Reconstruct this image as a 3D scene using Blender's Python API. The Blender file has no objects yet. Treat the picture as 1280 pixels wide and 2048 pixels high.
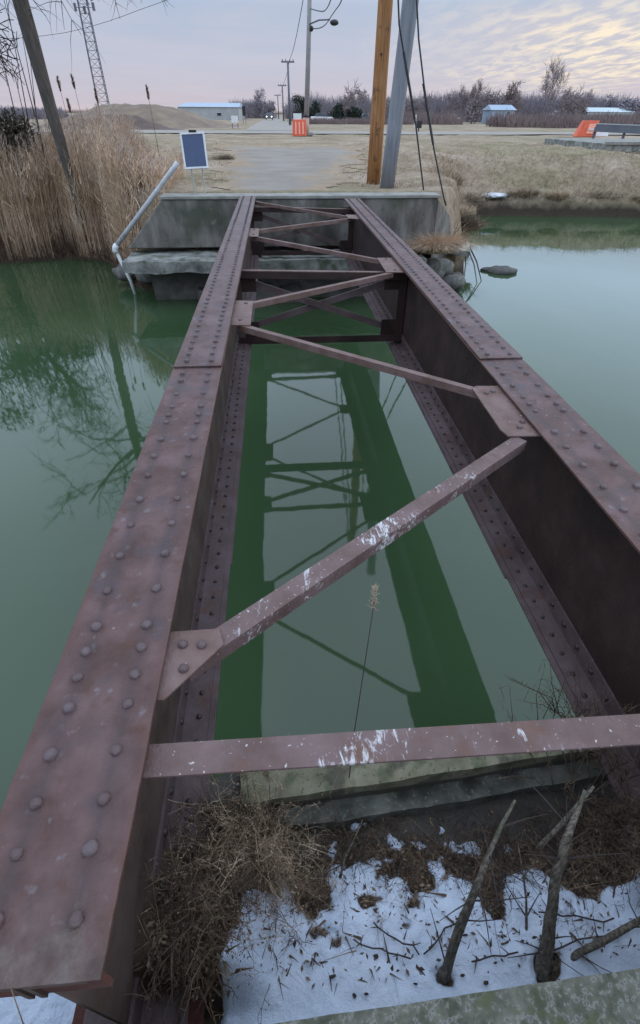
import bpy, bmesh, math, random
import numpy as np
from mathutils import Vector, Matrix
R = math.radians
rng = np.random.default_rng(7)
random.seed(7)
sc = bpy.context.scene
col = sc.collection

# ------------------------------------------------------------------ camera
cam_d = bpy.data.cameras.new('camera')
cam = bpy.data.objects.new('camera', cam_d)
col.objects.link(cam)
rt = Vector((0.99717033, -0.07494377, 0.00589558))
up = Vector((0.04257071, 0.62758231, 0.77738548))
fw = Vector((0.06196016, 0.77493476, -0.62899687))
m = Matrix((rt, up, -fw)).transposed().to_4x4()
m.translation = Vector((0.5594, 0.0, 1.2972))
cam.matrix_world = m
cam_d.sensor_fit = 'VERTICAL'
cam_d.sensor_height = 24.0
cam_d.sensor_width = 24.0
cam_d.lens = 983.71 / 2048 * 24.0
cam_d.clip_start = 0.02
cam_d.clip_end = 4000
sc.camera = cam

# ------------------------------------------------------------------ world, sun, exposure
SUN_AZ, SUN_EL = 74.0, 9.0          # degrees clockwise from +Y, above the horizon
w = bpy.data.worlds.new('World')
sc.world = w
w.use_nodes = True
N, L = w.node_tree.nodes, w.node_tree.links
N.clear()


def nd(N, t, **k):
    n = N.new(t)
    for a, b in k.items():
        setattr(n, a, b)
    return n


def mth(N, L, op, a, b=None, c=None, clamp=False):
    n = N.new('ShaderNodeMath')
    n.operation = op
    n.use_clamp = clamp
    for i, x in enumerate((a, b, c)):
        if x is None:
            continue
        if isinstance(x, (int, float)):
            n.inputs[i].default_value = x
        else:
            L.new(x, n.inputs[i])
    return n.outputs[0]


def ramp(N, L, fac, stops, interp='LINEAR'):
    n = N.new('ShaderNodeValToRGB')
    n.color_ramp.interpolation = interp
    e = n.color_ramp.elements
    while len(e) > 1:
        e.remove(e[-1])
    for i, (p, c) in enumerate(stops):
        x = e[0] if i == 0 else e.new(p)
        x.position = p
        x.color = (c[0], c[1], c[2], 1) if hasattr(c, '__len__') else (c, c, c, 1)
    L.new(fac, n.inputs[0])
    return n.outputs[0]


def mixc(N, L, fac, a, b, mode='MIX'):
    n = N.new('ShaderNodeMix')
    n.data_type = 'RGBA'
    n.blend_type = mode
    n.clamp_factor = True
    for s, x in ((n.inputs[0], fac), (n.inputs[6], a), (n.inputs[7], b)):
        if isinstance(x, (int, float)):
            s.default_value = x
        elif isinstance(x, (tuple, list)):
            s.default_value = (x[0], x[1], x[2], 1)
        else:
            L.new(x, s)
    return n.outputs[2]


def noise(N, L, vec, scale, detail=4, rough=.55, dist=0.0):
    n = N.new('ShaderNodeTexNoise')
    n.inputs['Scale'].default_value = scale
    n.inputs['Detail'].default_value = detail
    n.inputs['Roughness'].default_value = rough
    n.inputs['Distortion'].default_value = dist
    if vec is not None:
        L.new(vec, n.inputs['Vector'])
    return n.outputs[0]


tc = nd(N, 'ShaderNodeTexCoord')
sep = nd(N, 'ShaderNodeSeparateXYZ')
L.new(tc.outputs['Generated'], sep.inputs[0])
sx, sy, sz = sep.outputs
base = ramp(N, L, sz, [(0.0, (.55, .475, .51)), (.02, (.505, .465, .53)), (.055, (.46, .475, .575)), (.12, (.37, .45, .59)),
                       (.20, (.84, 1.08, 1.42)), (.5, (1.00, 1.22, 1.52)), (1.0, (1.15, 1.36, 1.68))])
inv = mth(N, L, 'DIVIDE', 1.0, mth(N, L, 'ADD', mth(N, L, 'MAXIMUM', sz, 0.0), .06))
cx = mth(N, L, 'MULTIPLY', sx, inv)
cy = mth(N, L, 'MULTIPLY', sy, inv)
cmb = nd(N, 'ShaderNodeCombineXYZ')
L.new(cx, cmb.inputs[0]); L.new(cy, cmb.inputs[1])
low = ramp(N, L, sz, [(.11, 1.), (.24, .25)])
n1 = noise(N, L, cmb.outputs[0], .55, 6, .6, .6)
base = mixc(N, L, mth(N, L, 'MULTIPLY', mth(N, L, 'MULTIPLY', ramp(N, L, n1, [(.42, 0.), (.66, 1.)]), low), .45), base, (.53, .51, .58))
n1b = noise(N, L, cmb.outputs[0], .28, 5, .55, .3)
base = mixc(N, L, mth(N, L, 'MULTIPLY', mth(N, L, 'MULTIPLY', ramp(N, L, n1b, [(.42, 0.), (.68, 1.)]), low), .28), base, (.36, .39, .50))
# sunset-lit ripples of cloud towards the sun's side
az = R(44)            # where the cloud deck opens and glows
rlen = mth(N, L, 'SQRT', mth(N, L, 'ADD', mth(N, L, 'MULTIPLY', sx, sx), mth(N, L, 'MULTIPLY', sy, sy)))
dt = mth(N, L, 'DIVIDE', mth(N, L, 'ADD', mth(N, L, 'MULTIPLY', sx, math.sin(az)), mth(N, L, 'MULTIPLY', sy, math.cos(az))), mth(N, L, 'MAXIMUM', rlen, .001))
glow = ramp(N, L, dt, [(.80, 0.), (.90, .45), (.97, 1.)])
band = ramp(N, L, sz, [(.015, 0.), (.045, .8), (.085, 1.), (.12, .5), (.16, 0.)])
mp = nd(N, 'ShaderNodeMapping')
mp.inputs['Rotation'].default_value = (0, 0, R(62))
mp.inputs['Scale'].default_value = (2.0, .8, 1)
L.new(cmb.outputs[0], mp.inputs[0])
n2 = noise(N, L, mp.outputs[0], 2.6, 5, .6, .5)
n3 = noise(N, L, cmb.outputs[0], .38, 3, .5)
rip = mth(N, L, 'MULTIPLY', ramp(N, L, n2, [(.42, 0.), (.60, 1.)]), ramp(N, L, n3, [(.36, .1), (.52, 1.)]))
yf = mth(N, L, 'MULTIPLY', mth(N, L, 'MULTIPLY', glow, band), rip)
base = mixc(N, L, mth(N, L, 'MULTIPLY', mth(N, L, 'MULTIPLY', glow, band), .35), base, (.60, .51, .48))
base = mixc(N, L, yf, base, (.88, .76, .58))
below = ramp(N, L, sz, [(.0, 0.), (.001, 1.)])
base = mixc(N, L, below, (.10, .09, .08), base)
bg1 = nd(N, 'ShaderNodeBackground')
L.new(base, bg1.inputs[0]); bg1.inputs[1].default_value = 1.0
sky = nd(N, 'ShaderNodeTexSky', sky_type='NISHITA', sun_disc=False)
sky.sun_elevation = R(SUN_EL)
sky.sun_rotation = R(SUN_AZ)
sky.air_density = 1.0
sky.dust_density = 2.0
bg2 = nd(N, 'ShaderNodeBackground')
L.new(sky.outputs[0], bg2.inputs[0]); bg2.inputs[1].default_value = 0.006
ad = nd(N, 'ShaderNodeAddShader')
L.new(bg1.outputs[0], ad.inputs[0]); L.new(bg2.outputs[0], ad.inputs[1])
wo = nd(N, 'ShaderNodeOutputWorld')
L.new(ad.outputs[0], wo.inputs[0])

sd = bpy.data.lights.new('sun', 'SUN')
sun = bpy.data.objects.new('sun', sd)
col.objects.link(sun)
sd.energy = 0.35
sd.angle = R(16)
sd.color = (1.0, .86, .70)
sa, se = R(SUN_AZ), R(SUN_EL)
sdir = Vector((math.sin(sa) * math.cos(se), math.cos(sa) * math.cos(se), math.sin(se)))
sun.rotation_euler = sdir.to_track_quat('Z', 'Y').to_euler()
sc.view_settings.view_transform = 'Standard'
sc.view_settings.look = 'None'
sc.view_settings.exposure = 0.22
sc.view_settings.gamma = 1.0
sc.view_settings.use_curve_mapping = False
sc.cycles.max_bounces = 6
sc.cycles.transparent_max_bounces = 6
sc.cycles.caustics_reflective = False
sc.cycles.caustics_refractive = False


# ------------------------------------------------------------------ materials
def mat(name, stops, scale=6.0, rough=.7, bump=.15, bscale=None, detail=6, metal=0.0, vec='Object', stretch=None,
        speck=None, patch=None, spec=.5, vary=0.0, blotch=None):
    """stops: colour ramp over noise; speck / patch: (colour, scale, threshold, width, amount)"""
    M = bpy.data.materials.new(name)
    M.use_nodes = True
    N, L = M.node_tree.nodes, M.node_tree.links
    b = N['Principled BSDF']
    t = nd(N, 'ShaderNodeTexCoord')
    v = t.outputs[vec]
    if stretch:
        mp = nd(N, 'ShaderNodeMapping')
        mp.inputs['Scale'].default_value = stretch
        L.new(v, mp.inputs[0]); v = mp.outputs[0]
    f = noise(N, L, v, scale, detail, .6)
    k = len(stops)
    c = ramp(N, L, f, [(.33 + .34 * i / max(1, k - 1), s) for i, s in enumerate(stops)])
    for q in (patch, speck):
        if not q:
            continue
        for (cc, s2, th, wd, am) in (q if isinstance(q, list) else [q]):
            g = ramp(N, L, noise(N, L, t.outputs[vec], s2, 3, .55), [(th, 0.), (th + wd, 1.)])
            c = mixc(N, L, mth(N, L, 'MULTIPLY', g, am), c, cc)
    if blotch:          # splashes that gather in groups
        mq = nd(N, 'ShaderNodeMapping')
        mq.inputs['Scale'].default_value = (1.7, .6, 1)
        L.new(t.outputs[vec], mq.inputs[0])
        e = mth(N, L, 'MULTIPLY', noise(N, L, mq.outputs[0], blotch[1], 6, .7, 1.2), noise(N, L, t.outputs[vec], blotch[2], 2, .5))
        sq = nd(N, 'ShaderNodeSeparateXYZ')
        L.new(t.outputs[vec], sq.inputs[0])
        e = mth(N, L, 'ADD', e, ramp(N, L, sq.outputs[0], [(.35, 0.), (.65, .045), (1.15, .045), (1.5, 0.)]))
        c = mixc(N, L, ramp(N, L, e, [(.355, 0.), (.38, .35), (.43, .85)]), c, blotch[0])
    if vary:
        oi = nd(N, 'ShaderNodeObjectInfo')
        c = mixc(N, L, mth(N, L, 'MULTIPLY', oi.outputs['Random'], vary), c, (.30, .27, .31))
    L.new(c, b.inputs['Base Color'])
    rr = mth(N, L, 'ADD', mth(N, L, 'MULTIPLY', f, .3), rough - .15, clamp=True)
    L.new(rr, b.inputs['Roughness'])
    b.inputs['Metallic'].default_value = metal
    b.inputs['Specular IOR Level'].default_value = spec
    if bump:
        bp = nd(N, 'ShaderNodeBump')
        bp.inputs['Strength'].default_value = bump
        bp.inputs['Distance'].default_value = .01
        L.new(noise(N, L, v, bscale or scale * 5, 5, .65), bp.inputs['Height'])
        L.new(bp.outputs[0], b.inputs['Normal'])
    return M


M = {}


def flange_paint():
    """old purple-brown paint: grime gathers round the rivet rows, rust eats in from the edges"""
    Mt = mat('weathered_bridge_paint', [(.055, .023, .018), (.098, .049, .044), (.138, .076, .074)], 6, .5, .7, 70,
             patch=[((.155, .097, .098), 2.3, .48, .20, .65), ((.070, .052, .058), 5.5, .54, .12, .7), ((.075, .030, .020), 8.0, .57, .10, .8), ((.17, .15, .16), 19.0, .63, .08, .6)],
             speck=[((.38, .35, .36), 30.0, .71, .05, .6)])
    N, L = Mt.node_tree.nodes, Mt.node_tree.links
    b = N['Principled BSDF']
    b.inputs['Specular IOR Level'].default_value = .38
    src = b.inputs['Base Color'].links[0].from_socket
    t = nd(N, 'ShaderNodeTexCoord'); sp = nd(N, 'ShaderNodeSeparateXYZ')
    L.new(t.outputs['Object'], sp.inputs[0])
    ax = mth(N, L, 'ABSOLUTE', sp.outputs[0])
    nn = noise(N, L, t.outputs['Object'], 13, 4, .6)
    row = mth(N, L, 'ABSOLUTE', mth(N, L, 'SUBTRACT', ax, .0815))
    g1 = ramp(N, L, mth(N, L, 'ADD', row, mth(N, L, 'MULTIPLY', nn, .05)), [(.02, 1.), (.06, 0.)])
    c = mixc(N, L, mth(N, L, 'MULTIPLY', g1, .7), src, (.055, .036, .038))
    g2 = ramp(N, L, mth(N, L, 'ADD', ax, mth(N, L, 'MULTIPLY', nn, .07)), [(.165, 0.), (.20, 1.)])
    c = mixc(N, L, mth(N, L, 'MULTIPLY', g2, .7), c, (.10, .048, .036))
    g3 = ramp(N, L, mth(N, L, 'ADD', sp.outputs[1], mth(N, L, 'MULTIPLY', noise(N, L, t.outputs['Object'], 9, 5, .65), .5)), [(.50, 1.), (.56, 0.)])
    c = mixc(N, L, mth(N, L, 'MULTIPLY', g3, .75), c, ramp(N, L, noise(N, L, t.outputs['Object'], 16, 5, .6), [(.35, (.055, .034, .028)), (.5, (.10, .068, .058)), (.65, (.15, .115, .105))]))
    L.new(c, b.inputs['Base Color'])
    return Mt


M['steel'] = flange_paint()
M['brace'] = mat('rusty_pink_brace_paint', [(.10, .055, .042), (.15, .09, .078), (.19, .125, .115)], 6, .7, .6, 60,
                 patch=((.12, .055, .035), 7.0, .57, .12, .8), speck=[((.55, .53, .50), 55.0, .71, .03, .7)])
M['splash'] = mat('brace_paint_with_droppings', [(.09, .05, .042), (.13, .08, .075), (.165, .108, .106)], 6, .7, .6, 60,
                  patch=((.12, .055, .035), 8.0, .58, .12, .7), speck=[((.55, .53, .54), 75, .66, .05, .7)], blotch=((.66, .66, .68), 22.0, 3.0))
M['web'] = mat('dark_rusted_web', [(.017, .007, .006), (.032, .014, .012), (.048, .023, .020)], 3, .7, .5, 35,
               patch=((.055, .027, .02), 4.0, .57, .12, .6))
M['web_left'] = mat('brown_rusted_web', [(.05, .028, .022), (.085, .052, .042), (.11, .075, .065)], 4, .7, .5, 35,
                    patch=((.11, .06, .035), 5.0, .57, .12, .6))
M['lowflange'] = mat('bottom_flange_rust', [(.07, .042, .04), (.10, .066, .068), (.13, .09, .095)], 5, .65, .5, 45,
                     patch=((.10, .05, .035), 6.0, .58, .1, .7))
M['rivet'] = mat('rivet_head_paint', [(.050, .029, .028), (.09, .055, .055), (.125, .088, .09)], 30, .5, .6, 120, vary=.13, patch=((.07, .03, .02), 22, .55, .1, .7))
M['rivet_low'] = mat('dark_rivet_head', [(.025, .017, .017), (.045, .03, .03)], 30, .5, .2, 120)
M['rust'] = mat('deep_red_rust', [(.05, .012, .010), (.09, .025, .018), (.06, .03, .025)], 8, .85, .6, 60)
M['conc'] = mat('mossy_weathered_concrete', [(.075, .065, .058), (.15, .135, .12), (.23, .21, .19)], 2.4, .85, 1.0, 14, stretch=(1.6, 1.6, .55),
                patch=[((.045, .055, .030), 1.1, .50, .14, .75), ((.30, .28, .26), 3.0, .62, .08, .5), ((.045, .038, .035), .9, .58, .1, .7)],
                speck=((.06, .055, .05), 24, .64, .05, .6))
M['conc_wet_shade'] = mat('wet_and_shaded_concrete', [(.04, .035, .032), (.08, .07, .062), (.12, .105, .095)], 3, .8, .8, 18,
                    patch=((.05, .06, .03), 2.0, .54, .12, .7))  # dark enough to double as painted shade in the ledge gap
M['coping'] = mat('pale_coping_concrete', [(.18, .17, .15), (.25, .24, .215), (.31, .30, .275)], 3, .85, .4, 30,
                  patch=((.14, .15, .10), 4.0, .58, .1, .7))
M['cap'] = mat('rough_seat_concrete', [(.10, .10, .09), (.23, .23, .21), (.33, .33, .31)], 4, .9, .9, 16,
               patch=((.06, .075, .035), 3.0, .54, .1, .7))
M['ledge'] = mat('yellowed_ledge_concrete', [(.11, .105, .065), (.19, .18, .115), (.24, .225, .16)], 6, .85, .5, 60,
                 patch=[((.08, .095, .045), 9.0, .52, .12, .7), ((.06, .052, .038), 5.0, .54, .08, .75)], speck=((.05, .045, .035), 60, .60, .05, .7))
M['ledge2'] = mat('grey_ledge_concrete', [(.055, .058, .048), (.13, .132, .112), (.21, .212, .185)], 7, .85, .8, 50,
                  patch=((.03, .03, .022), 5.0, .50, .10, .8), speck=((.28, .28, .25), 55, .62, .05, .6))
M['lichen'] = mat('lichened_concrete', [(.045, .048, .030), (.10, .10, .075), (.15, .148, .12)], 30, .9, .9, 90,
                  patch=[((.27, .27, .24), 60, .55, .08, .75), ((.07, .08, .03), 12, .56, .1, .7), ((.04, .04, .035), 60, .60, .05, .7)])
M['grassland'] = None
M['bark'] = mat('grey_bark', [(.055, .045, .038), (.09, .075, .065), (.13, .11, .10)], 6, .9, .8, 40, stretch=(3, 3, .6))
M['bark_far'] = mat('haze_paled_bark', [(.20, .16, .165), (.27, .22, .222)], 2, .95, 0)  # paled so the colour itself carries the distance haze
M['bark_far2'] = mat('haze_paled_bark_brown', [(.20, .15, .15), (.26, .20, .195)], 2, .95, 0)  # browner bark, lightened for haze in the same way
M['bark_blue'] = mat('haze_tinted_twigs', [(.20, .175, .20), (.27, .24, .265)], 2, .95, 0)  # bluish grey cast is distance haze put into the twig colour
M['thicket'] = mat('reddish_thicket_twigs', [(.18, .13, .125), (.25, .19, .18)], .4, .95, 0)
M['evergreen'] = mat('dark_evergreen', [(.018, .026, .018), (.035, .05, .032)], 2, .9, 0)
M['ivy'] = mat('dark_leaf_clumps', [(.025, .02, .015), (.05, .045, .028), (.075, .05, .035)], 5, .8, 0, vec='Object')
M['sapling'] = mat('sapling_bark', [(.06, .048, .036), (.17, .14, .11), (.33, .29, .24)], 26, .85, 1.0, 90, stretch=(4, 4, .35),
                   patch=((.10, .11, .06), 14, .56, .1, .6))
M['twig'] = mat('dark_twig', [(.035, .025, .022), (.07, .05, .045)], 20, .9, 0)
M['weed'] = mat('dry_weeds', [(.11, .070, .045), (.21, .14, .09), (.33, .235, .155)], 9, .9, 0)
M['weed_dark'] = mat('dead_brown_weeds', [(.035, .022, .015), (.085, .054, .035), (.16, .11, .07)], 9, .9, 0)
M['tan_weed'] = mat('tan_weeds', [(.24, .165, .10), (.40, .29, .19), (.54, .42, .30)], 9, .9, 0)
M['reed'] = mat('dry_reed', [(.43, .285, .18), (.57, .405, .275), (.68, .52, .39)], 1.3, .85, 0)
M['reed_dark'] = mat('reddish_reed_bases', [(.10, .055, .035), (.18, .11, .075)], 2, .9, 0)
M['plume'] = mat('reed_plume', [(.36, .28, .23), (.48, .385, .32)], 8, .95, 0)
M['tuft'] = mat('dead_grass_tufts', [(.26, .195, .13), (.37, .285, .20), (.46, .365, .27)], .8, .9, 0)
M['wood'] = mat('treated_wood_pole', [(.19, .080, .028), (.34, .155, .055), (.42, .215, .095)], 5, .8, .5, 30, stretch=(6, 6, .35),
                patch=((.09, .05, .03), 3.0, .60, .08, .7))
M['greypole'] = mat('grey_weathered_pole', [(.17, .18, .20), (.23, .24, .27), (.27, .28, .31)], 4, .7, .3, 30, stretch=(5, 5, .4))
M['lamp_pole'] = mat('pale_grey_pole', [(.22, .21, .21), (.31, .30, .30)], 3, .8, .1, 20)
M['sleeve'] = mat('tan_sleeve', [(.40, .27, .22), (.50, .36, .30)], 3, .8, .1)
M['black'] = mat('black_rubber', [(.012, .012, .014), (.022, .022, .026)], 5, .6, 0)
M['orange'] = mat('faded_orange_plastic', [(.62, .10, .045), (.78, .15, .07)], 3, .55, .1, patch=((.45, .09, .05), 4, .56, .1, .6))
M['orange_lt'] = mat('pale_orange_band', [(.85, .33, .22), (.90, .42, .30)], 4, .6, 0)
M['white'] = mat('off_white_paint', [(.62, .62, .62), (.74, .74, .74)], 3, .6, .05)
M['galv'] = mat('galvanised_metal', [(.38, .39, .41), (.50, .51, .54)], 8, .45, .1, metal=.3)
M['pvc'] = mat('weathered_white_pipe', [(.42, .42, .44), (.58, .58, .60)], 6, .5, .1, patch=((.25, .24, .24), 5, .58, .1, .6))
M['panel'] = mat('blue_cell_surface', [(.035, .060, .135), (.045, .075, .16)], 6, .35, 0)
M['blue_roof'] = mat('light_blue_metal_roof', [(.27, .34, .43), (.33, .40, .49)], .4, .6, 0)
M['pale_wall'] = mat('pale_siding', [(.45, .52, .55), (.55, .62, .65)], .6, .8, 0)
M['grey_wall'] = mat('grey_siding', [(.33, .34, .34), (.42, .43, .42)], .5, .8, 0)
M['window'] = mat('dark_window_glass', [(.02, .03, .04), (.03, .04, .05)], 2, .15, 0)
M['dirt'] = mat('bare_dirt', [(.12, .085, .06), (.19, .135, .10), (.23, .18, .12)], .5, .95, .6, 3)
M['dark_dirt'] = mat('dark_brown_dirt', [(.09, .06, .05), (.13, .09, .075)], .8, .95, .6, 3)
M['asphalt'] = mat('worn_road', [(.25, .215, .185), (.31, .27, .235)], .3, .9, .2, 8)
M['gravel'] = None
M['snowm'] = mat('old_snow', [(.42, .43, .46), (.60, .62, .66)], 3, .7, .3, 25)
M['steel_far'] = mat('tower_steel', [(.10, .11, .14), (.15, .16, .19)], 1, .6, 0, metal=.2)
M['mud'] = mat('wet_mud', [(.03, .025, .02), (.06, .05, .04)], 5, .6, .6, 20)
M['rock'] = mat('creek_rock', [(.07, .065, .06), (.14, .13, .12), (.2, .19, .175)], 5, .85, .7, 20, patch=((.05, .06, .03), 4, .55, .1, .7))
M['debris'] = mat('floating_debris', [(.06, .06, .055), (.11, .105, .095)], 12, .9, .9, 40)
M['headlight'] = bpy.data.materials.new('headlight')
M['headlight'].use_nodes = True
_b = M['headlight'].node_tree.nodes['Principled BSDF']
_b.inputs['Emission Color'].default_value = (1, .95, .8, 1)
_b.inputs['Emission Strength'].default_value = 4.0


def grassland():
    Mt = bpy.data.materials.new('dormant_grassland')
    Mt.use_nodes = True
    N, L = Mt.node_tree.nodes, Mt.node_tree.links
    b = N['Principled BSDF']
    g = nd(N, 'ShaderNodeNewGeometry')
    P = g.outputs['Position']
    c = ramp(N, L, noise(N, L, P, .35, 7, .62), [(.28, (.17, .13, .08)), (.42, (.27, .205, .14)), (.55, (.35, .27, .20)), (.64, (.40, .315, .245)), (.76, (.25, .20, .13))])
    gg = ramp(N, L, noise(N, L, P, .11, 4, .5), [(.47, 0.), (.60, 1.)])
    c = mixc(N, L, mth(N, L, 'MULTIPLY', gg, .5), c, (.21, .20, .105))
    f = ramp(N, L, noise(N, L, P, 5.0, 6, .7), [(.3, .62), (.7, 1.25)])
    c = mixc(N, L, 1.0, c, f, 'MULTIPLY')
    s = nd(N, 'ShaderNodeSeparateXYZ')
    L.new(P, s.inputs[0])
    hz = mth(N, L, 'ADD', s.outputs[2], mth(N, L, 'MULTIPLY', noise(N, L, P, 2.0, 4), .5))
    wet = ramp(N, L, mth(N, L, 'ADD', hz, 1.5), [(-.0, 1.), (.40, 0.)])
    wn = ramp(N, L, hz, [(0, 1.), (1, 1.)])
    mr = nd(N, 'ShaderNodeMapRange')
    L.new(hz, mr.inputs[0])
    mr.inputs[1].default_value = -1.40; mr.inputs[2].default_value = -1.05
    mr.inputs[3].default_value = 1.0; mr.inputs[4].default_value = 0.0
    c = mixc(N, L, mr.outputs[0], c, (.055, .043, .032))
    L.new(c, b.inputs['Base Color'])
    b.inputs['Roughness'].default_value = .95
    b.inputs['Specular IOR Level'].default_value = .15
    bp = nd(N, 'ShaderNodeBump')
    bp.inputs['Strength'].default_value = .6
    bp.inputs['Distance'].default_value = .06
    L.new(noise(N, L, P, 7, 6, .7), bp.inputs['Height'])
    L.new(bp.outputs[0], b.inputs['Normal'])
    return Mt


M['grassland'] = grassland()


def attr_mix(name, a_stops, b_stops, attr, sa=3.0, sb=3.0, rough=.9, bump=.5, bs=20, soft=.12, spec=.25):
    """two procedural surfaces mixed by a mesh attribute (where one thing covers the other)"""
    Mt = bpy.data.materials.new(name)
    Mt.use_nodes = True
    N, L = Mt.node_tree.nodes, Mt.node_tree.links
    b = N['Principled BSDF']
    g = nd(N, 'ShaderNodeNewGeometry')
    P = g.outputs['Position']
    k = len(a_stops)
    a = ramp(N, L, noise(N, L, P, sa, 6, .65), [(.3 + .4 * i / (k - 1), s) for i, s in enumerate(a_stops)])
    k = len(b_stops)
    c = ramp(N, L, noise(N, L, P, sb, 6, .65), [(.3 + .4 * i / (k - 1), s) for i, s in enumerate(b_stops)])
    at_ = nd(N, 'ShaderNodeAttribute', attribute_name=attr)
    e = mth(N, L, 'ADD', at_.outputs['Fac'], mth(N, L, 'MULTIPLY', mth(N, L, 'SUBTRACT', noise(N, L, P, sb * 8, 4, .7), .5), .5))
    fac = ramp(N, L, e, [(.5 - soft, 0.), (.5 + soft, 1.)])
    c = mixc(N, L, fac, a, c)
    L.new(c, b.inputs['Base Color'])
    b.inputs['Roughness'].default_value = rough
    b.inputs['Specular IOR Level'].default_value = spec
    bp = nd(N, 'ShaderNodeBump')
    bp.inputs['Strength'].default_value = bump
    bp.inputs['Distance'].default_value = .02
    L.new(noise(N, L, P, bs, 6, .7), bp.inputs['Height'])
    L.new(bp.outputs[0], b.inputs['Normal'])
    return Mt


M['gravel'] = attr_mix('gravel_track', [(.25, .19, .13), (.33, .255, .185), (.38, .30, .225)], [(.24, .208, .175), (.285, .252, .222), (.33, .298, .27)], 'cover', 2.0, .7, .95, .5, 30, .32, 0.0)
M['pit'] = attr_mix('soil_and_snow', [(.035, .025, .018), (.075, .052, .036), (.11, .08, .055)], [(.58, .66, .80), (.72, .79, .92)], 'cover', 30.0, 6.0, .85, .6, 60)


def water_mat():
    Mt = bpy.data.materials.new('green_creek_water')
    Mt.use_nodes = True
    N, L = Mt.node_tree.nodes, Mt.node_tree.links
    b = N['Principled BSDF']
    g = nd(N, 'ShaderNodeNewGeometry')
    P = g.outputs['Position']
    c = ramp(N, L, noise(N, L, P, .25, 3, .5), [(.35, (.032, .060, .027)), (.65, (.044, .080, .037))])
    L.new(c, b.inputs['Base Color'])
    b.inputs['Roughness'].default_value = .035
    b.inputs['IOR'].default_value = 1.50
    bp = nd(N, 'ShaderNodeBump')
    bp.inputs['Strength'].default_value = .05
    bp.inputs['Distance'].default_value = .05
    mp = nd(N, 'ShaderNodeMapping')
    mp.inputs['Rotation'].default_value = (0, 0, R(25))
    mp.inputs['Scale'].default_value = (1, .45, 1)
    L.new(P, mp.inputs[0])
    h = mth(N, L, 'ADD', noise(N, L, mp.outputs[0], 1.6, 3, .5), mth(N, L, 'MULTIPLY', noise(N, L, mp.outputs[0], 7, 3, .5), .12))
    L.new(h, bp.inputs['Height'])
    L.new(bp.outputs[0], b.inputs['Normal'])
    return Mt


M['water'] = water_mat()


# ------------------------------------------------------------------ helpers
def tag(o, label=None, cat=None, group=None, kind=None):
    if label: o['label'] = label
    if cat: o['category'] = cat
    if group: o['group'] = group
    if kind: o['kind'] = kind
    return o


def empty(name, loc=(0, 0, 0), label=None, cat=None, group=None):
    o = bpy.data.objects.new(name, None)
    o.empty_display_size = .2
    o.location = loc
    col.objects.link(o)
    return tag(o, label, cat, group)


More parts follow.
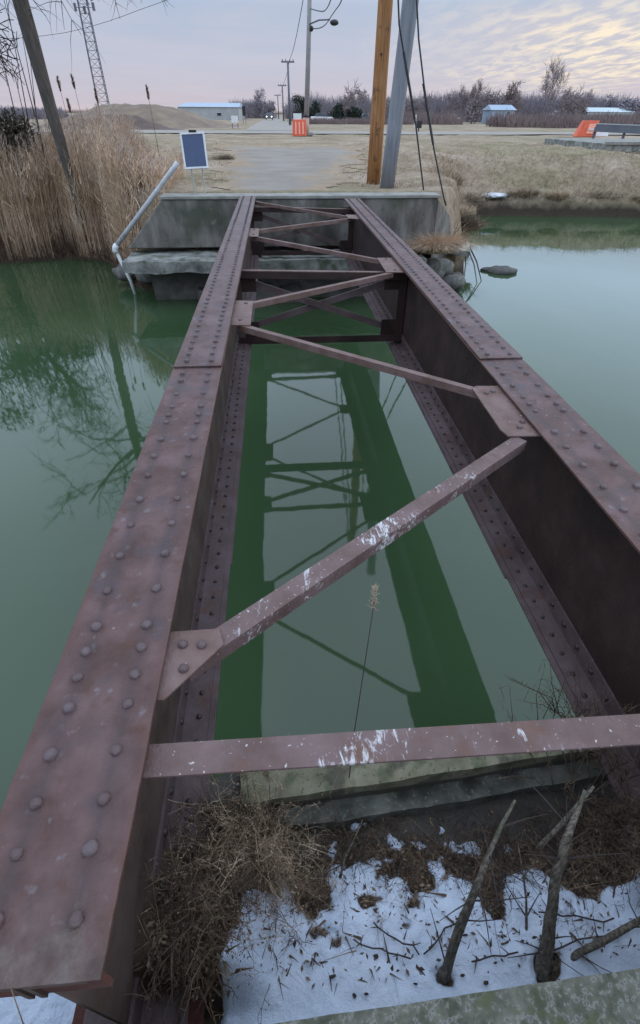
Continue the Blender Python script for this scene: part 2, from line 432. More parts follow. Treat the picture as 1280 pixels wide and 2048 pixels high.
class MB:
    def __init__(s):
        s.v = []; s.f = []; s.off = Vector((0, 0, 0))

    def add(s, vs, fs):
        k = len(s.v)
        s.v += [tuple(x) for x in vs]
        s.f += [tuple(i + k for i in f) for f in fs]
        return s

    def box(s, x0, x1, y0, y1, z0, z1):
        vs = [(x, y, z) for z in (z0, z1) for y in (y0, y1) for x in (x0, x1)]
        return s.add(vs, [(0, 2, 3, 1), (4, 5, 7, 6), (0, 1, 5, 4), (2, 6, 7, 3), (0, 4, 6, 2), (1, 3, 7, 5)])

    def hexa(s, vs):
        return s.add(vs, [(0, 3, 2, 1), (4, 5, 6, 7), (0, 1, 5, 4), (1, 2, 6, 5), (2, 3, 7, 6), (3, 0, 4, 7)])

    def prism(s, poly, z0, z1):
        n = len(poly)
        a = sum(poly[i][0] * poly[(i + 1) % n][1] - poly[(i + 1) % n][0] * poly[i][1] for i in range(n))
        if a < 0: poly = poly[::-1]
        zf = (lambda z: z if callable(z) else (lambda x, y: z))
        f0, f1 = zf(z0), zf(z1)
        vs = [(x, y, f0(x, y)) for x, y in poly] + [(x, y, f1(x, y)) for x, y in poly]
        return s.add(vs, [tuple(range(n))[::-1], tuple(range(n, 2 * n))] + [(i, (i + 1) % n, n + (i + 1) % n, n + i) for i in range(n)])

    def tube(s, pts, rad, n=8, caps=True):
        pts = [Vector(p) for p in pts]
        if not hasattr(rad, '__len__'): rad = [rad] * len(pts)
        vs = []
        ref = None
        for i, p in enumerate(pts):
            d = (pts[min(i + 1, len(pts) - 1)] - pts[max(i - 1, 0)])
            if d.length < 1e-9: d = Vector((0, 0, 1))
            d.normalize()
            if ref is None:
                ref = Vector((1, 0, 0)) if abs(d.x) < .9 else Vector((0, 1, 0))
            a = (ref - d * ref.dot(d)).normalized()
            ref = a
            b = d.cross(a)
            for k in range(n):
                t = 2 * math.pi * k / n
                vs.append(p + (a * math.cos(t) + b * math.sin(t)) * rad[i])
        fs = []
        for i in range(len(pts) - 1):
            for k in range(n):
                k2 = (k + 1) % n
                fs.append((i * n + k, i * n + k2, (i + 1) * n + k2, (i + 1) * n + k))
        if caps:
            fs.append(tuple(range(n))[::-1])
            fs.append(tuple(range((len(pts) - 1) * n, len(pts) * n)))
        return s.add(vs, fs)

    def blob(s, c, r, seed=0, n=10, m_=6, rough=.2):
        rr = random.Random(seed)
        c = Vector(c)
        vs = [c + Vector((0, 0, -r[2]))]
        for j in range(1, m_):
            ph = math.pi * j / m_
            for k in range(n):
                th = 2 * math.pi * k / n
                q = 1 + rr.uniform(-rough, rough)
                vs.append(c + Vector((r[0] * math.sin(ph) * math.cos(th) * q, r[1] * math.sin(ph) * math.sin(th) * q, -r[2] * math.cos(ph) * q)))
        vs.append(c + Vector((0, 0, r[2])))
        fs = [(0, 1 + (k + 1) % n, 1 + k) for k in range(n)]
        for j in range(m_ - 2):
            for k in range(n):
                a = 1 + j * n + k; b = 1 + j * n + (k + 1) % n
                fs.append((a, b, b + n, a + n))
        e = len(vs) - 1
        fs += [(e, 1 + (m_ - 2) * n + k, 1 + (m_ - 2) * n + (k + 1) % n) for k in range(n)]
        return s.add(vs, fs)

    def mesh(s, name, material=None, smooth=False):
        me = bpy.data.meshes.new(name)
        me.from_pydata(s.v, [], s.f)
        if material: me.materials.append(material)
        if smooth:
            me.polygons.foreach_set('use_smooth', [True] * len(me.polygons))
        me.update()
        return me

    def build(s, name, material, parent=None, smooth=False, bevel=0, label=None, cat=None, group=None, kind=None, loc=None):
        o = bpy.data.objects.new(name, s.mesh(name, material, smooth))
        col.objects.link(o)
        if parent: o.parent = parent
        if loc: o.location = loc
        if bevel:
            b = o.modifiers.new('bevel', 'BEVEL')
            b.width = bevel; b.segments = 2; b.limit_method = 'ANGLE'
        return tag(o, label, cat, group, kind)


def np_mesh(name, V, F, material, attr=None, smooth=False):
    me = bpy.data.meshes.new(name)
    V = np.asarray(V, np.float32); F = np.asarray(F, np.int32)
    n, k = F.shape
    me.vertices.add(len(V)); me.vertices.foreach_set('co', V.ravel())
    me.loops.add(n * k); me.loops.foreach_set('vertex_index', F.ravel())
    me.polygons.add(n)
    me.polygons.foreach_set('loop_start', np.arange(0, n * k, k, dtype=np.int32))
    me.polygons.foreach_set('loop_total', np.full(n, k, np.int32))
    if smooth: me.polygons.foreach_set('use_smooth', np.ones(n, bool))
    me.update(calc_edges=True)
    if attr is not None:
        a = me.attributes.new(attr[0], 'FLOAT', 'POINT')
        a.data.foreach_set('value', np.asarray(attr[1], np.float32))
    me.materials.append(material)
    me.validate()
    return me


def np_obj(name, V, F, material, parent=None, attr=None, smooth=False, **k):
    o = bpy.data.objects.new(name, np_mesh(name, V, F, material, attr, smooth))
    col.objects.link(o)
    if parent: o.parent = parent
    return tag(o, **k)


_perm = np.random.default_rng(3).random((256, 256))


def vnoise(x, y):
    xi = np.floor(x).astype(int); yi = np.floor(y).astype(int)
    fx = x - xi; fy = y - yi
    fx = fx * fx * (3 - 2 * fx); fy = fy * fy * (3 - 2 * fy)
    g = lambda a, b: _perm[a % 256, b % 256]
    return (g(xi, yi) * (1 - fx) + g(xi + 1, yi) * fx) * (1 - fy) + (g(xi, yi + 1) * (1 - fx) + g(xi + 1, yi + 1) * fx) * fy


def fbm(x, y, o=4):
    s = 0; a = .5; t = 0
    for i in range(o):
        s = s + a * vnoise(x * 2 ** i + 17.3 * i, y * 2 ** i + 9.1 * i); t += a; a *= .5
    return s / t


def smooth(t):
    t = np.clip(t, 0, 1)
    return t * t * (3 - 2 * t)


def grid(xs, ys, hf):
    X, Y = np.meshgrid(xs, ys)
    Z = hf(X, Y)
    V = np.stack([X.ravel(), Y.ravel(), Z.ravel()], 1)
    nx, ny = len(xs), len(ys)
    i = np.arange(nx * ny).reshape(ny, nx)
    F = np.stack([i[:-1, :-1].ravel(), i[:-1, 1:].ravel(), i[1:, 1:].ravel(), i[1:, :-1].ravel()], 1)
    return V, F


# ------------------------------------------------------------------ ground and water
WATER = -1.89
SHX = np.array([-2000, -60, -20, -7, -5, -4.1, -3.5, -2.9, -2.6, -2.2, 4.3, 4.9, 5.25, 5.7, 6.6, 8.3, 11.8, 15.3, 40, 200, 2000])
SHY = np.array([30, 22, 17, 15.1, 15.5, 15.2, 14.0, 12.8, 12.4, 12.3, 12.3, 12.7, 13.3, 15.2, 18.7, 22.7, 22.5, 22.0, 21, 30, 60])
WDX = np.array([-60, -5, -3.2, -2.4, 4.3, 5.2, 7, 10, 16, 60])
WDY = np.array([3.2, 3.0, 1.8, .35, .35, 1.6, 3.2, 4.2, 3.6, 4.0])


def shore(x):
    return np.interp(x, SHX, SHY) + .35 * (fbm(x * 1.3 + 5, x * 0 + 2.2, 4) - .5) * smooth((abs(x - 1.2) - 3.6) / 1.0)


def land(x, y):
    d = y - shore(x)
    wd = np.interp(x, WDX, WDY)
    lip = np.where((x > 4.6), .50, .12)
    rise = (1.89 - lip) * smooth(d / wd * .9) ** .85
    h = WATER + lip * np.clip(d / .18, 0, 1) + rise
    h = np.where(d < 0, WATER + np.maximum(d, -2.5) * .45 - .01, h)
    # rough tussocks on the bank, flat fields beyond
    amp = .28 * smooth(d / .8) * (1 - .75 * smooth((y - 26) / 18))
    flat = smooth((abs(x - 1.0) - 2.6) / 1.6) + smooth((y - 30) / 20) * .4
    h = h + amp * (fbm(x * .9, y * .9, 5) - .5) * 2 * np.clip(flat, 0, 1)
    h = h - .03 * smooth((y - 12) / 2)
    # channel under the road bridge on the right
    ch = smooth((x - 16.0) / 2.0) * smooth((y - 27.5) / 1.2) * (1 - smooth((y - 36.5) / 1.5)) * (1 - smooth((x - 60) / 5))
    h = h - .95 * ch
    return h


xs = np.concatenate([-np.geomspace(1500, 14, 34), np.linspace(-13.5, 24, 300), np.geomspace(25, 1500, 40)])
ys = np.concatenate([np.linspace(11.6, 30, 190), np.linspace(30.3, 60, 60), np.geomspace(62, 1800, 50)])
V, F = grid(xs, ys, land)
np_obj('ground', V, F, M['grassland'], smooth=True, kind='structure')

V, F = grid(np.array([-400, -30, 0, 30, 400.]), np.array([.0, 15., 32.]), lambda x, y: x * 0 + WATER)
V[:, 1] = np.where(V[:, 1] < 1, .35, V[:, 1])
wtr = np_obj('water', V, F, M['water'], kind='structure')
V, F = grid(np.array([-400, 0, 400.]), np.array([.3, 35.]), lambda x, y: x * 0 - 3.4)
np_obj('creek_bed', V, F, M['mud'], kind='structure')

# gravel track from the bridge, lane along the far side, crossing road
pxs = np.linspace(-2.6, 6.5, 60); pys = np.concatenate([np.linspace(12.3, 34, 90)])
cL = np.interp(pys, [12.3, 16, 20, 26, 34], [-.15, -.45, -.75, -1.3, -2.0])
cR = np.interp(pys, [12.3, 15, 20, 26, 34], [1.35, 1.7, 3.0, 4.2, 4.8])


def track_h(x, y):
    return land(x, y) + .012


V, F = grid(pxs, pys, track_h)
cl = np.interp(V[:, 1], pys, cL); cr = np.interp(V[:, 1], pys, cR)
e = np.minimum(V[:, 0] - cl, cr - V[:, 0]) - .25 + 2.0 * (fbm(V[:, 0] * 1.5, V[:, 1] * 1.0) - .5)
endf = (33.2 - V[:, 1])
cov = np.clip(.5 + e * .9, 0, 1) * np.clip(endf / 5.0 + (fbm(V[:, 0] * 1.2, V[:, 1] * .5) - .5), 0, 1)
tri = cov[F].max(1) > .02
np_obj('gravel_path', V, F[tri], M['gravel'], attr=('cover', cov), smooth=True, kind='structure')


def strip(name, pts, wdt, z, material):
    mbb = MB()
    P = [Vector((p[0], p[1], 0)) for p in pts]
    vs = []; fs = []
    for i, p in enumerate(P):
        d = (P[min(i + 1, len(P) - 1)] - P[max(i - 1, 0)]).normalized()
        nrm = Vector((-d.y, d.x, 0))
        ww = wdt[i] if hasattr(wdt, '__len__') else wdt
        for sgn in (-1, 1):
            q = p + nrm * sgn * ww / 2
            zz = float(land(np.array([q.x]), np.array([q.y]))[0]) if q.y < 60 else -.03
            vs.append((q.x, q.y, max(zz, -.12) + z))
    for i in range(len(P) - 1):
        fs.append((2 * i, 2 * i + 1, 2 * i + 3, 2 * i + 2))
    mbb.add(vs, fs)
    return mbb.build(name, material, kind='structure')


strip('cross_road', [(x, 56 + .02 * x) for x in range(-60, 100, 4)], 9.0, .05, M['asphalt'])
strip('road', [(0.6, 60.6), (0.55, 90), (.8, 160), (1.6, 330), (3, 700)], 5.5, .062, M['asphalt'])

# earth mound on the left horizon
V, F = grid(np.linspace(-32, -3, 90), np.linspace(66, 100, 60),
            lambda x, y: -.06 + 1.95 * smooth((x + 27) / 8) * smooth((-3.6 - x) / 10.5) * smooth((y - 68) / 10) * smooth((99 - y) / 12) * (.9 + .25 * fbm(x * .25, y * .25)) + .55 * (fbm(x * .7, y * .7) - .5) * smooth((-5 - x) / 6) * smooth((y - 68) / 6))
np_obj('dirt_mound', V, F, M['dirt'], smooth=True, label='long low dirt mound on the horizon behind the reeds', kind='structure')
V, F = grid(np.linspace(-21, -8.6, 60), np.linspace(62.5, 68.5, 30),
            lambda x, y: -.05 + 1.1 * smooth((x + 21) / 4) * smooth((-8.6 - x) / 6) * smooth((y - 62.5) / 3) * smooth((68.5 - y) / 3) * (.6 + .8 * fbm(x * .8, y * .8)))
np_obj('dark_dirt_bank', V, F, M['dark_dirt'], smooth=True, kind='structure')

# near side pit between the two concrete edges: soil with melting snow
SNOWY = [(1.06, .74, .05), (1.23, .75, .075), (1.46, .69, .05), (.73, .60, .06), (1.11, .62, .06), (.92, .56, .06), (1.44, .55, .08), (1.78, .42, .08), (.37, .53, .05), (1.30, .70, .05)]
def pit_cover(x, y):
    n = .8 * fbm(x * 8.5 + 3, y * 8.0 + 1, 5) + .2 * fbm(x * 34, y * 30, 3)
    a = np.interp(y, [.0, .35, .50, .60, .72, 1.1], [.40, .28, .05, -.06, -.10, -.3])
    a = a - .9 * smooth((.34 - x + .25 * (y - .4)) / .12) * smooth((x + .12) / .05) - .22 * smooth((x - 1.15) / .5) * smooth((y - .36) / .2) + .28 * smooth((-.12 - x) / .08)
    for (hx, hy, hr) in ((1.03, .285, .05), (1.385, .262, .07), (1.43, .285, .05), (.80, .52, .05), (.62, .56, .05)):
        a = a - .32 * np.exp(-((x - hx) ** 2 + ((y - hy) * 1.3) ** 2) / hr ** 2)
    for (hx, hy, hr) in SNOWY:      # stray patches left in the brush
        a = a + .34 * np.exp(-((x - hx) ** 2 + ((y - hy) * 1.1) ** 2) / hr ** 2)
    return np.clip((n - .5 + a) * 5 + .5, 0, 1)


def pit_h(x, y):
    b = -1.14 + .10 * fbm(x * 3, y * 3) - .20 * smooth((y - .45) / .32) + .02 * fbm(x * 25, y * 25, 3)
    b = b + .30 * smooth((x - 1.74) / .16) * smooth((y - .40) / .12) * smooth((.84 - y) / .12)
    b = b + .30 * smooth((.46 - x) / .2) * smooth((x + .25) / .15) * smooth((y - .24) / .12)
    b = b + pit_cover(x, y) * .035
    return b


V, F = grid(np.concatenate([np.linspace(-1.2, 3.2, 330)]), np.linspace(-.05, .86, 110), pit_h)
np_obj('near_ground', V, F, M['pit'], attr=('cover', pit_cover(V[:, 0], V[:, 1])), smooth=True, kind='structure')
V, F = grid(np.linspace(3.2, 9, 30), np.linspace(-.05, 1.0, 20), lambda x, y: -1.05 + .1 * fbm(x, y))
np_obj('near_verge', V, F, M['pit'], attr=('cover', np.clip(V[:, 0] * 0 + .2, 0, 1)), smooth=True, kind='structure')

# ------------------------------------------------------------------ the bridge
S = 2.1            # girder spacing
HW = .158          # half width of the top flange
DEP = .97
ZR = -.047
Y0, Y1 = .20, 11.72
SPL = {0: 3.15, 1: 3.28}
bridge = empty('steel_bridge', (0, 0, 0), 'abandoned deckless bridge of two riveted purple-brown steel girders over green water', 'bridge')

# rivet head
rb = MB()
rr_ = .0165
prof = [(1, 0), (.95, .5), (.68, .86)]
vs = []
for (a, b) in prof:
    for k in range(9):
        t = 2 * math.pi * k / 9
        vs.append((rr_ * a * math.cos(t), rr_ * a * math.sin(t), rr_ * .85 * b))
vs.append((0, 0, rr_ * .85))
fs = []
for j in range(2):
    for k in range(9):
        fs.append((j * 9 + k, j * 9 + (k + 1) % 9, (j + 1) * 9 + (k + 1) % 9, (j + 1) * 9 + k))
fs += [(18 + k, 18 + (k + 1) % 9, 27) for k in range(9)]
rb.add(vs, fs)
rivet_me = rb.mesh('rivet', M['rivet'], True)
rivet_low = rb.mesh('rivet', M['rivet_low'], True)

near_rows = [.30, .42, .53, .645, .77, .875, .96, 1.055, 1.215, 1.39, 1.56, 1.73, 1.91, 2.08, 2.24, 2.415, 2.50, 2.60, 2.76, 2.94, 3.05]
far_rows = list(np.arange(3.23, Y1 - .05, .118))
camp = np.array([.5594, 0, 1.2972])
def worn_plate(x0, x1, y0, y1, z0, z1, seed):
    """steel plate whose long edges are slightly nibbled by rust"""
    mb = MB(); rr = random.Random(seed)
    ysx = [y0]; 
    while ysx[-1] < y1: ysx.append(ysx[-1] + rr.uniform(.015, .05) * (1 + ysx[-1] * .4))
    ysx[-1] = y1
    vs = []; fs = []
    ea = eb = 0
    for k, yy in enumerate(ysx):
        ea = ea * .7 + rr.uniform(-1, 1) * .0011; eb = eb * .7 + rr.uniform(-1, 1) * .0011
        e_ = rr.uniform(-.003, .003) if k in (0,) else 0
        vs += [(x0 + ea, yy, z0), (x1 - eb, yy, z0), (x1 - eb, yy, z1), (x0 + ea, yy, z1)]
    n = len(ysx)
    for k in range(n - 1):
        a = 4 * k; b = a + 4
        for q in range(4):
            fs.append((a + q, a + (q + 1) % 4, b + (q + 1) % 4, b + q))
    fs = [f[::-1] for f in fs] + [(0, 1, 2, 3), tuple(4 * (n - 1) + q for q in (3, 2, 1, 0))]
    return mb.add(vs, fs)


girders = []
rivet_jobs = []
for gi, (gx, gz) in enumerate(((0, 0), (S, ZR))):
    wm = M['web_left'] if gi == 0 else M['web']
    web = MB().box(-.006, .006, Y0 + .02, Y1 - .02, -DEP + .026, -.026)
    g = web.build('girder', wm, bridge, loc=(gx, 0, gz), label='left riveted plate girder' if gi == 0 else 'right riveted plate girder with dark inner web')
    girders.append(g)
    worn_plate(-HW, HW, Y0, Y1, -.012, 0, gi).build('top_flange', M['steel'], g, bevel=.0015)
    worn_plate(-HW + .003, HW - .003, SPL[gi], Y1, .001, .013, gi + 5).build('cover_plate', M['steel'], g, bevel=.0015)
    MB().box(-.166, .166, Y0, Y1, -DEP, -DEP + .013).build('bottom_flange', M['lowflange'], g, bevel=.002)
    MB().box(-.172, .172, 2.1 + (0 if gi else .2), Y1 - 1.6, -DEP - .013, -DEP - .001).build('cover_plate', M['lowflange'], g, bevel=.002)
    for s_ in (-1, 1):
        mb = MB()
        mb.box(min(s_ * .007, s_ * .13), max(s_ * .007, s_ * .13), Y0, Y1, -.0235, -.0125)
        mb.box(min(s_ * .007, s_ * .019), max(s_ * .007, s_ * .019), Y0, Y1, -.125, -.0235)
        mb.build('flange_angle', wm, g)
        mb = MB()
        mb.box(min(s_ * .007, s_ * .135), max(s_ * .007, s_ * .135), Y0, Y1, -DEP + .0135, -DEP + .0255)
        mb.box(min(s_ * .007, s_ * .019), max(s_ * .007, s_ * .019), Y0, Y1, -DEP + .0255, -DEP + .13)
        mb.build('flange_angle', M['lowflange'], g)
        for ys_ in (6.25, 11.3):
            mb = MB()
            mb.box(min(s_ * .0195, s_ * .03), max(s_ * .0195, s_ * .03), ys_ - .04, ys_ + .04, -DEP + .03, -.03)
            mb.box(min(s_ * .03, s_ * .105), max(s_ * .03, s_ * .105), ys_ - .006, ys_ + .006, -DEP + .03, -.03)
            mb.build('stiffener', wm, g)
    rows = near_rows if gi == 0 else [r + .09 if r > 2.3 else r + .02 for r in near_rows]
    for yy in rows:
        for s_ in (-1, 1):
            rivet_jobs.append((gi, s_ * .0815 + rng.uniform(-.004, .004), yy + rng.uniform(-.006, .006), 0.0, 1))
    for yy in far_rows:
        if yy < SPL[gi] + .05: continue
        for s_ in (-1, 1):
            rivet_jobs.append((gi, s_ * .0815 + rng.uniform(-.003, .003), yy + rng.uniform(-.004, .004), .013, 1))
    sgn = 1 if gi == 0 else -1
    for yy in np.arange(.5, Y1 - .1, .125):
        rivet_jobs.append((gi, sgn * .088, yy, -DEP + .0255, 3))
    for yy in np.arange(.45, Y1 - .1, .15):
        rivet_jobs.append((gi, sgn * .019, yy, -DEP + .082, sgn * 2))
        rivet_jobs.append((gi, sgn * .019, yy + .04, -.078, sgn * 2))
    # bearing plate and end angles
    MB().box(-.21, .21, Y0 - .02, Y0 + .40, -DEP - .034, -DEP - .0145).build('bearing_plate', M['rust'], g, bevel=.003)
    MB().box(-.21, .21, Y1 - .45, Y1, -DEP - .034, -DEP - .0145).build('bearing_plate', M['rust'], g)
    MB().box(-.15, .15, Y0 + .006, Y0 + .018, -.12, -.0125).build('end_angle', M['rust'], g)


def rivet_mat4(j):
    gi, x, y, z, d = j
    if d == 3: return Matrix.Translation((x, y, z)) @ Matrix.Scale(.8, 4)
    if d == 1: return Matrix.Translation((x, y, z))
    q = Matrix.Rotation(R(90) * (1 if d > 0 else -1), 4, 'Y')
    return Matrix.Translation((x, y, z)) @ q


def vis_w(j):
    gi, x, y, z, d = j
    p = np.array([x + gi * S, y, z + gi * ZR])
    k = 1.0 if z > -.05 and d == 1 else (.55 if d == 3 else .25)
    return k / np.linalg.norm(p - camp)


rivet_jobs.sort(key=vis_w, reverse=True)
cnt = [0, 0]
rest = [[], []]
for j in rivet_jobs:
    gi = j[0]
    if cnt[gi] < (170 if gi == 0 else 120):
        cnt[gi] += 1
        o = bpy.data.objects.new('rivet', rivet_me if j[4] == 1 else rivet_low)
        col.objects.link(o)
        o.parent = girders[gi]
        mm = rivet_mat4(j)
        sc_ = 1 + rng.uniform(-.12, .12)
        o.matrix_local = mm @ Matrix.Rotation(rng.uniform(0, 6.28), 4, 'Z') @ Matrix.Diagonal((sc_, sc_ * rng.uniform(.92, 1.08), sc_ * rng.uniform(.8, 1.15), 1))
    else:
        rest[gi].append(j)
bv = [tuple(v) for v in rb.v]
for gi in (0, 1):
    mb = MB()
    for j in rest[gi]:
        mm = rivet_mat4(j)
        mb.add([mm @ Vector(v) for v in bv], rb.f)
    mb.build('distant_riveting', M['rivet_low'], girders[gi], True, kind='stuff')


def zb(x):          # top of bracing falls slightly towards the lower right girder
    return -.0365 + ZR * x / S


def angle(name, p, q, wd, leg, near, material, parent, th=.010, drop=0):
    """rolled angle from p to q (xy); flat leg wd wide, vertical leg on the near or far edge"""
    p = Vector(p); q = Vector(q)
    d = (q - p).normalized()
    n = Vector((-d.y, d.x))
    if n.y < 0: n = -n          # n points away from the camera
    a, b = -wd / 2, wd / 2
    mb = MB()
    z = lambda x, y: zb(x) - drop
    mb.prism([tuple(p + n * a), tuple(q + n * a), tuple(q + n * b), tuple(p + n * b)], lambda x, y: z(x, y) - th, z)
    e0, e1 = (a, a + th) if near else (b - th, b)
    mb.prism([tuple(p + n * e0), tuple(q + n * e0), tuple(q + n * e1), tuple(p + n * e1)], lambda x, y: z(x, y) - leg, lambda x, y: z(x, y) - th)
    return mb.build(name, material, parent, bevel=.0015)


# lateral bracing, zig-zag in the top plane
angle('cross_strut', (.05, .632), (2.05, .638), .088, .075, False, M['splash'], bridge).__setitem__('label', 'near strut spotted with white droppings')
nodes = [((.20, .93), (1.84, 2.26)), ((1.82, 2.86), (.23, 4.12)), ((.27, 4.70), (1.82, 5.90)), ((1.80, 6.52), (.23, 7.86)), ((.24, 8.34), (1.84, 9.62)), ((1.78, 9.80), (.14, 11.4))]
for i, (a, b) in enumerate(nodes):
    angle('diagonal_brace', a, b, .078 if i == 0 else .052, .062 if i == 0 else .05, True, M['brace'] if i else M['splash'], bridge)


def gusset(poly, label=None):
    mb = MB().prism(poly, lambda x, y: zb(x) + .0008, lambda x, y: zb(x) + .0098)
    return mb.build('gusset_plate', M['brace'], bridge, bevel=.0015)


gus = [[(.02, .80), (.17, .80), (.33, .985), (.31, 1.05), (.02, 1.04)],
       [(2.08, 2.27), (1.77, 2.27), (1.755, 2.34), (1.765, 2.88), (1.80, 2.91), (2.08, 2.91)],
       [(.02, 4.08), (.31, 4.08), (.31, 4.74), (.02, 4.76)],
       [(2.08, 5.87), (1.75, 5.87), (1.76, 6.57), (2.08, 6.59)],
       [(.02, 7.78), (.29, 7.78), (.29, 8.40), (.02, 8.40)],
       [(2.08, 9.45), (1.76, 9.50), (1.76, 9.90), (2.08, 9.90)]]
grv = [[(.215, .90), (.26, .985), (.20, .99)], [(1.87, 2.36), (1.83, 2.80), (1.88, 2.82), (1.91, 2.42)], [(.22, 4.2), (.25, 4.66)], [(1.86, 5.95), (1.86, 6.5)], [(.22, 7.9), (.22, 8.3)], []]
for pl, gr in zip(gus, grv):
    g = gusset(pl)
    for (x, y) in gr:
        o = bpy.data.objects.new('rivet', rivet_me)
        col.objects.link(o); o.parent = g
        o.location = (x, y, zb(x) + .0098)
        o.rotation_euler = (0, 0, random.random() * 6)


def bar3(mb, p, q, w_, h_):
    p = Vector(p); q = Vector(q)
    d = (q - p).normalized()
    side = Vector((0, 1, 0))
    upv = d.cross(side).normalized()
    vs = []
    for e in (p, q):
        for (a, b) in ((-1, -1), (1, -1), (1, 1), (-1, 1)):
            vs.append(e + side * (w_ / 2) * a + upv * (h_ / 2) * b)
    mb.hexa(vs)
    return mb


for k, yf in ((1, 6.22), (2, 11.2)):
    cf = empty('cross_frame', (0, yf, 0)); cf.parent = bridge
    if k: 
        mb = MB().prism([(.03, -.045), (2.07, -.045), (2.07, .012), (.03, .012)], lambda x, y: zb(x) - .075, lambda x, y: zb(x) - .064)
        st_ = mb.build('strut', M['brace'], cf, bevel=.0015)
        MB().prism([(.03, -.042), (2.07, -.042), (2.07, -.034), (.03, -.034)], lambda x, y: zb(x) - .15, lambda x, y: zb(x) - .0755).build('strut_leg', M['web'], cf)  # darker material paints this face as shaded below the lit strut top
    MB().box(.03, 2.07, -.045, .045, -DEP + .036 + ZR / 2, -DEP + .048 + ZR / 2).box(.03, 2.07, -.045, -.035, -DEP + .048 + ZR / 2, -DEP + .12 + ZR / 2).build('strut', M['web'], cf, bevel=.0015)
    if k:
        bar3(MB(), (.10, .055, -.22), (2.0, .055, -DEP + .13), .012, .075).build('diagonal', M['lowflange'], cf)
        bar3(MB(), (.10, .075, -DEP + .17), (2.0, .075, -.24), .012, .075).build('diagonal', M['lowflange'], cf)
    for s_, xx in ((1, .02), (-1, 2.08)):
        MB().box(min(xx, xx + s_ * .26), max(xx, xx + s_ * .26), .046, .053, -.36, -.13).build('gusset_plate', M['web'], cf)
        MB().box(min(xx, xx + s_ * .26), max(xx, xx + s_ * .26), .046, .053, -DEP + .05, -DEP + .26).build('gusset_plate', M['web'], cf)

# ------------------------------------------------------------------ abutments
def rough_box(name, x0, x1, y0, y1, z0, z1, material, parent=None, seed=0, amp=.02, n=(40, 8, 12), **k):
    """box with an uneven, chipped surface (a subdivided hull pushed about by noise)"""
    bm = bmesh.new()
    nx, ny, nz = n
    fs = []
    def face(fn, a, b):
        vv = [[bm.verts.new(fn(i / a, j / b)) for i in range(a + 1)] for j in range(b + 1)]
        for j in range(b):
            for i in range(a):
                bm.faces.new((vv[j][i], vv[j][i + 1], vv[j + 1][i + 1], vv[j + 1][i]))
    X = lambda t: x0 + (x1 - x0) * t
    Yf = lambda t: y0 + (y1 - y0) * t
    Zf = lambda t: z0 + (z1 - z0) * t
    face(lambda a, b: (X(a), y0, Zf(b)), nx, nz)
    face(lambda a, b: (X(1 - a), y1, Zf(b)), nx, nz)
    face(lambda a, b: (X(a), Yf(b), z1), nx, ny)
    face(lambda a, b: (X(1 - a), Yf(b), z0), nx, ny)
    face(lambda a, b: (x0, Yf(1 - a), Zf(b)), ny, nz)
    face(lambda a, b: (x1, Yf(a), Zf(b)), ny, nz)
    bmesh.ops.remove_doubles(bm, verts=bm.verts, dist=1e-5)
    from mathutils import noise as mn
    for v in bm.verts:
        p = v.co * (3.0) + Vector((seed * 7.1, 0, 0))
        d = mn.noise_vector(p) * amp + mn.noise_vector(p * 4) * amp * .4
        v.co += d
    me = bpy.data.meshes.new(name); bm.to_mesh(me); bm.free()
    me.materials.append(material)
    me.polygons.foreach_set('use_smooth', [True] * len(me.polygons))
    o = bpy.data.objects.new(name, me); col.objects.link(o)
    if parent: o.parent = parent
    try:
        me.set_sharp_from_angle(angle=R(35))
    except Exception: pass
    return tag(o, **k)


ab = empty('far_abutment', (1.0, 12, 0), 'mossy concrete abutment with pale coping at the far end of the bridge', 'abutment')
ab_off = Vector((1.0, 12, 0))
def loc_(o): o.location = -ab_off; return o
YW = 11.80
wall = MB()
wall.prism([(-2.62, YW), (3.95, YW + .12), (3.95, 12.5), (-2.62, 12.5)], -.93, -.055)
# sloping left end: cut by the wing top
wv = wall.v
wv = [((x if x > -2 else (-2.60 if z < -.5 else -1.72)), y, z) for x, y, z in wv]
wall.v = wv
loc_(wall.build('wall', M['conc'], ab, bevel=.02))
cp = MB().prism([(-1.76, YW - .03), (3.98, YW + .09), (3.98, 12.36), (-1.76, 12.26)], -.0545, .004)
loc_(cp.build('coping', M['coping'], ab, bevel=.012))
wr = MB().hexa([(3.952, YW + .12, -1.3), (4.75, 12.9, -1.3), (4.75, 13.4, -1.3), (3.952, 12.6, -1.3), (3.952, YW + .12, -.07), (4.55, 12.9, -.50), (4.55, 13.4, -.55), (3.952, 12.6, -.09)])
loc_(wr.build('wing_wall', M['conc'], ab, bevel=.02))
loc_(rough_box('bridge_seat', -2.55, 3.6, 11.02, YW + .3, -1.24, -1.022, M['cap'], ab, 2, .035, (70, 8, 6)))
loc_(rough_box('lower_wall', -2.15, 3.5, 11.55, 12.4, -2.6, -1.20, M['conc_wet_shade'], ab, 5, .06, (60, 8, 14)))
loc_(rough_box('footing', -1.2, 1.0, 11.15, 11.6, -2.6, -1.62, M['conc_wet_shade'], ab, 8, .09, (24, 6, 10)))
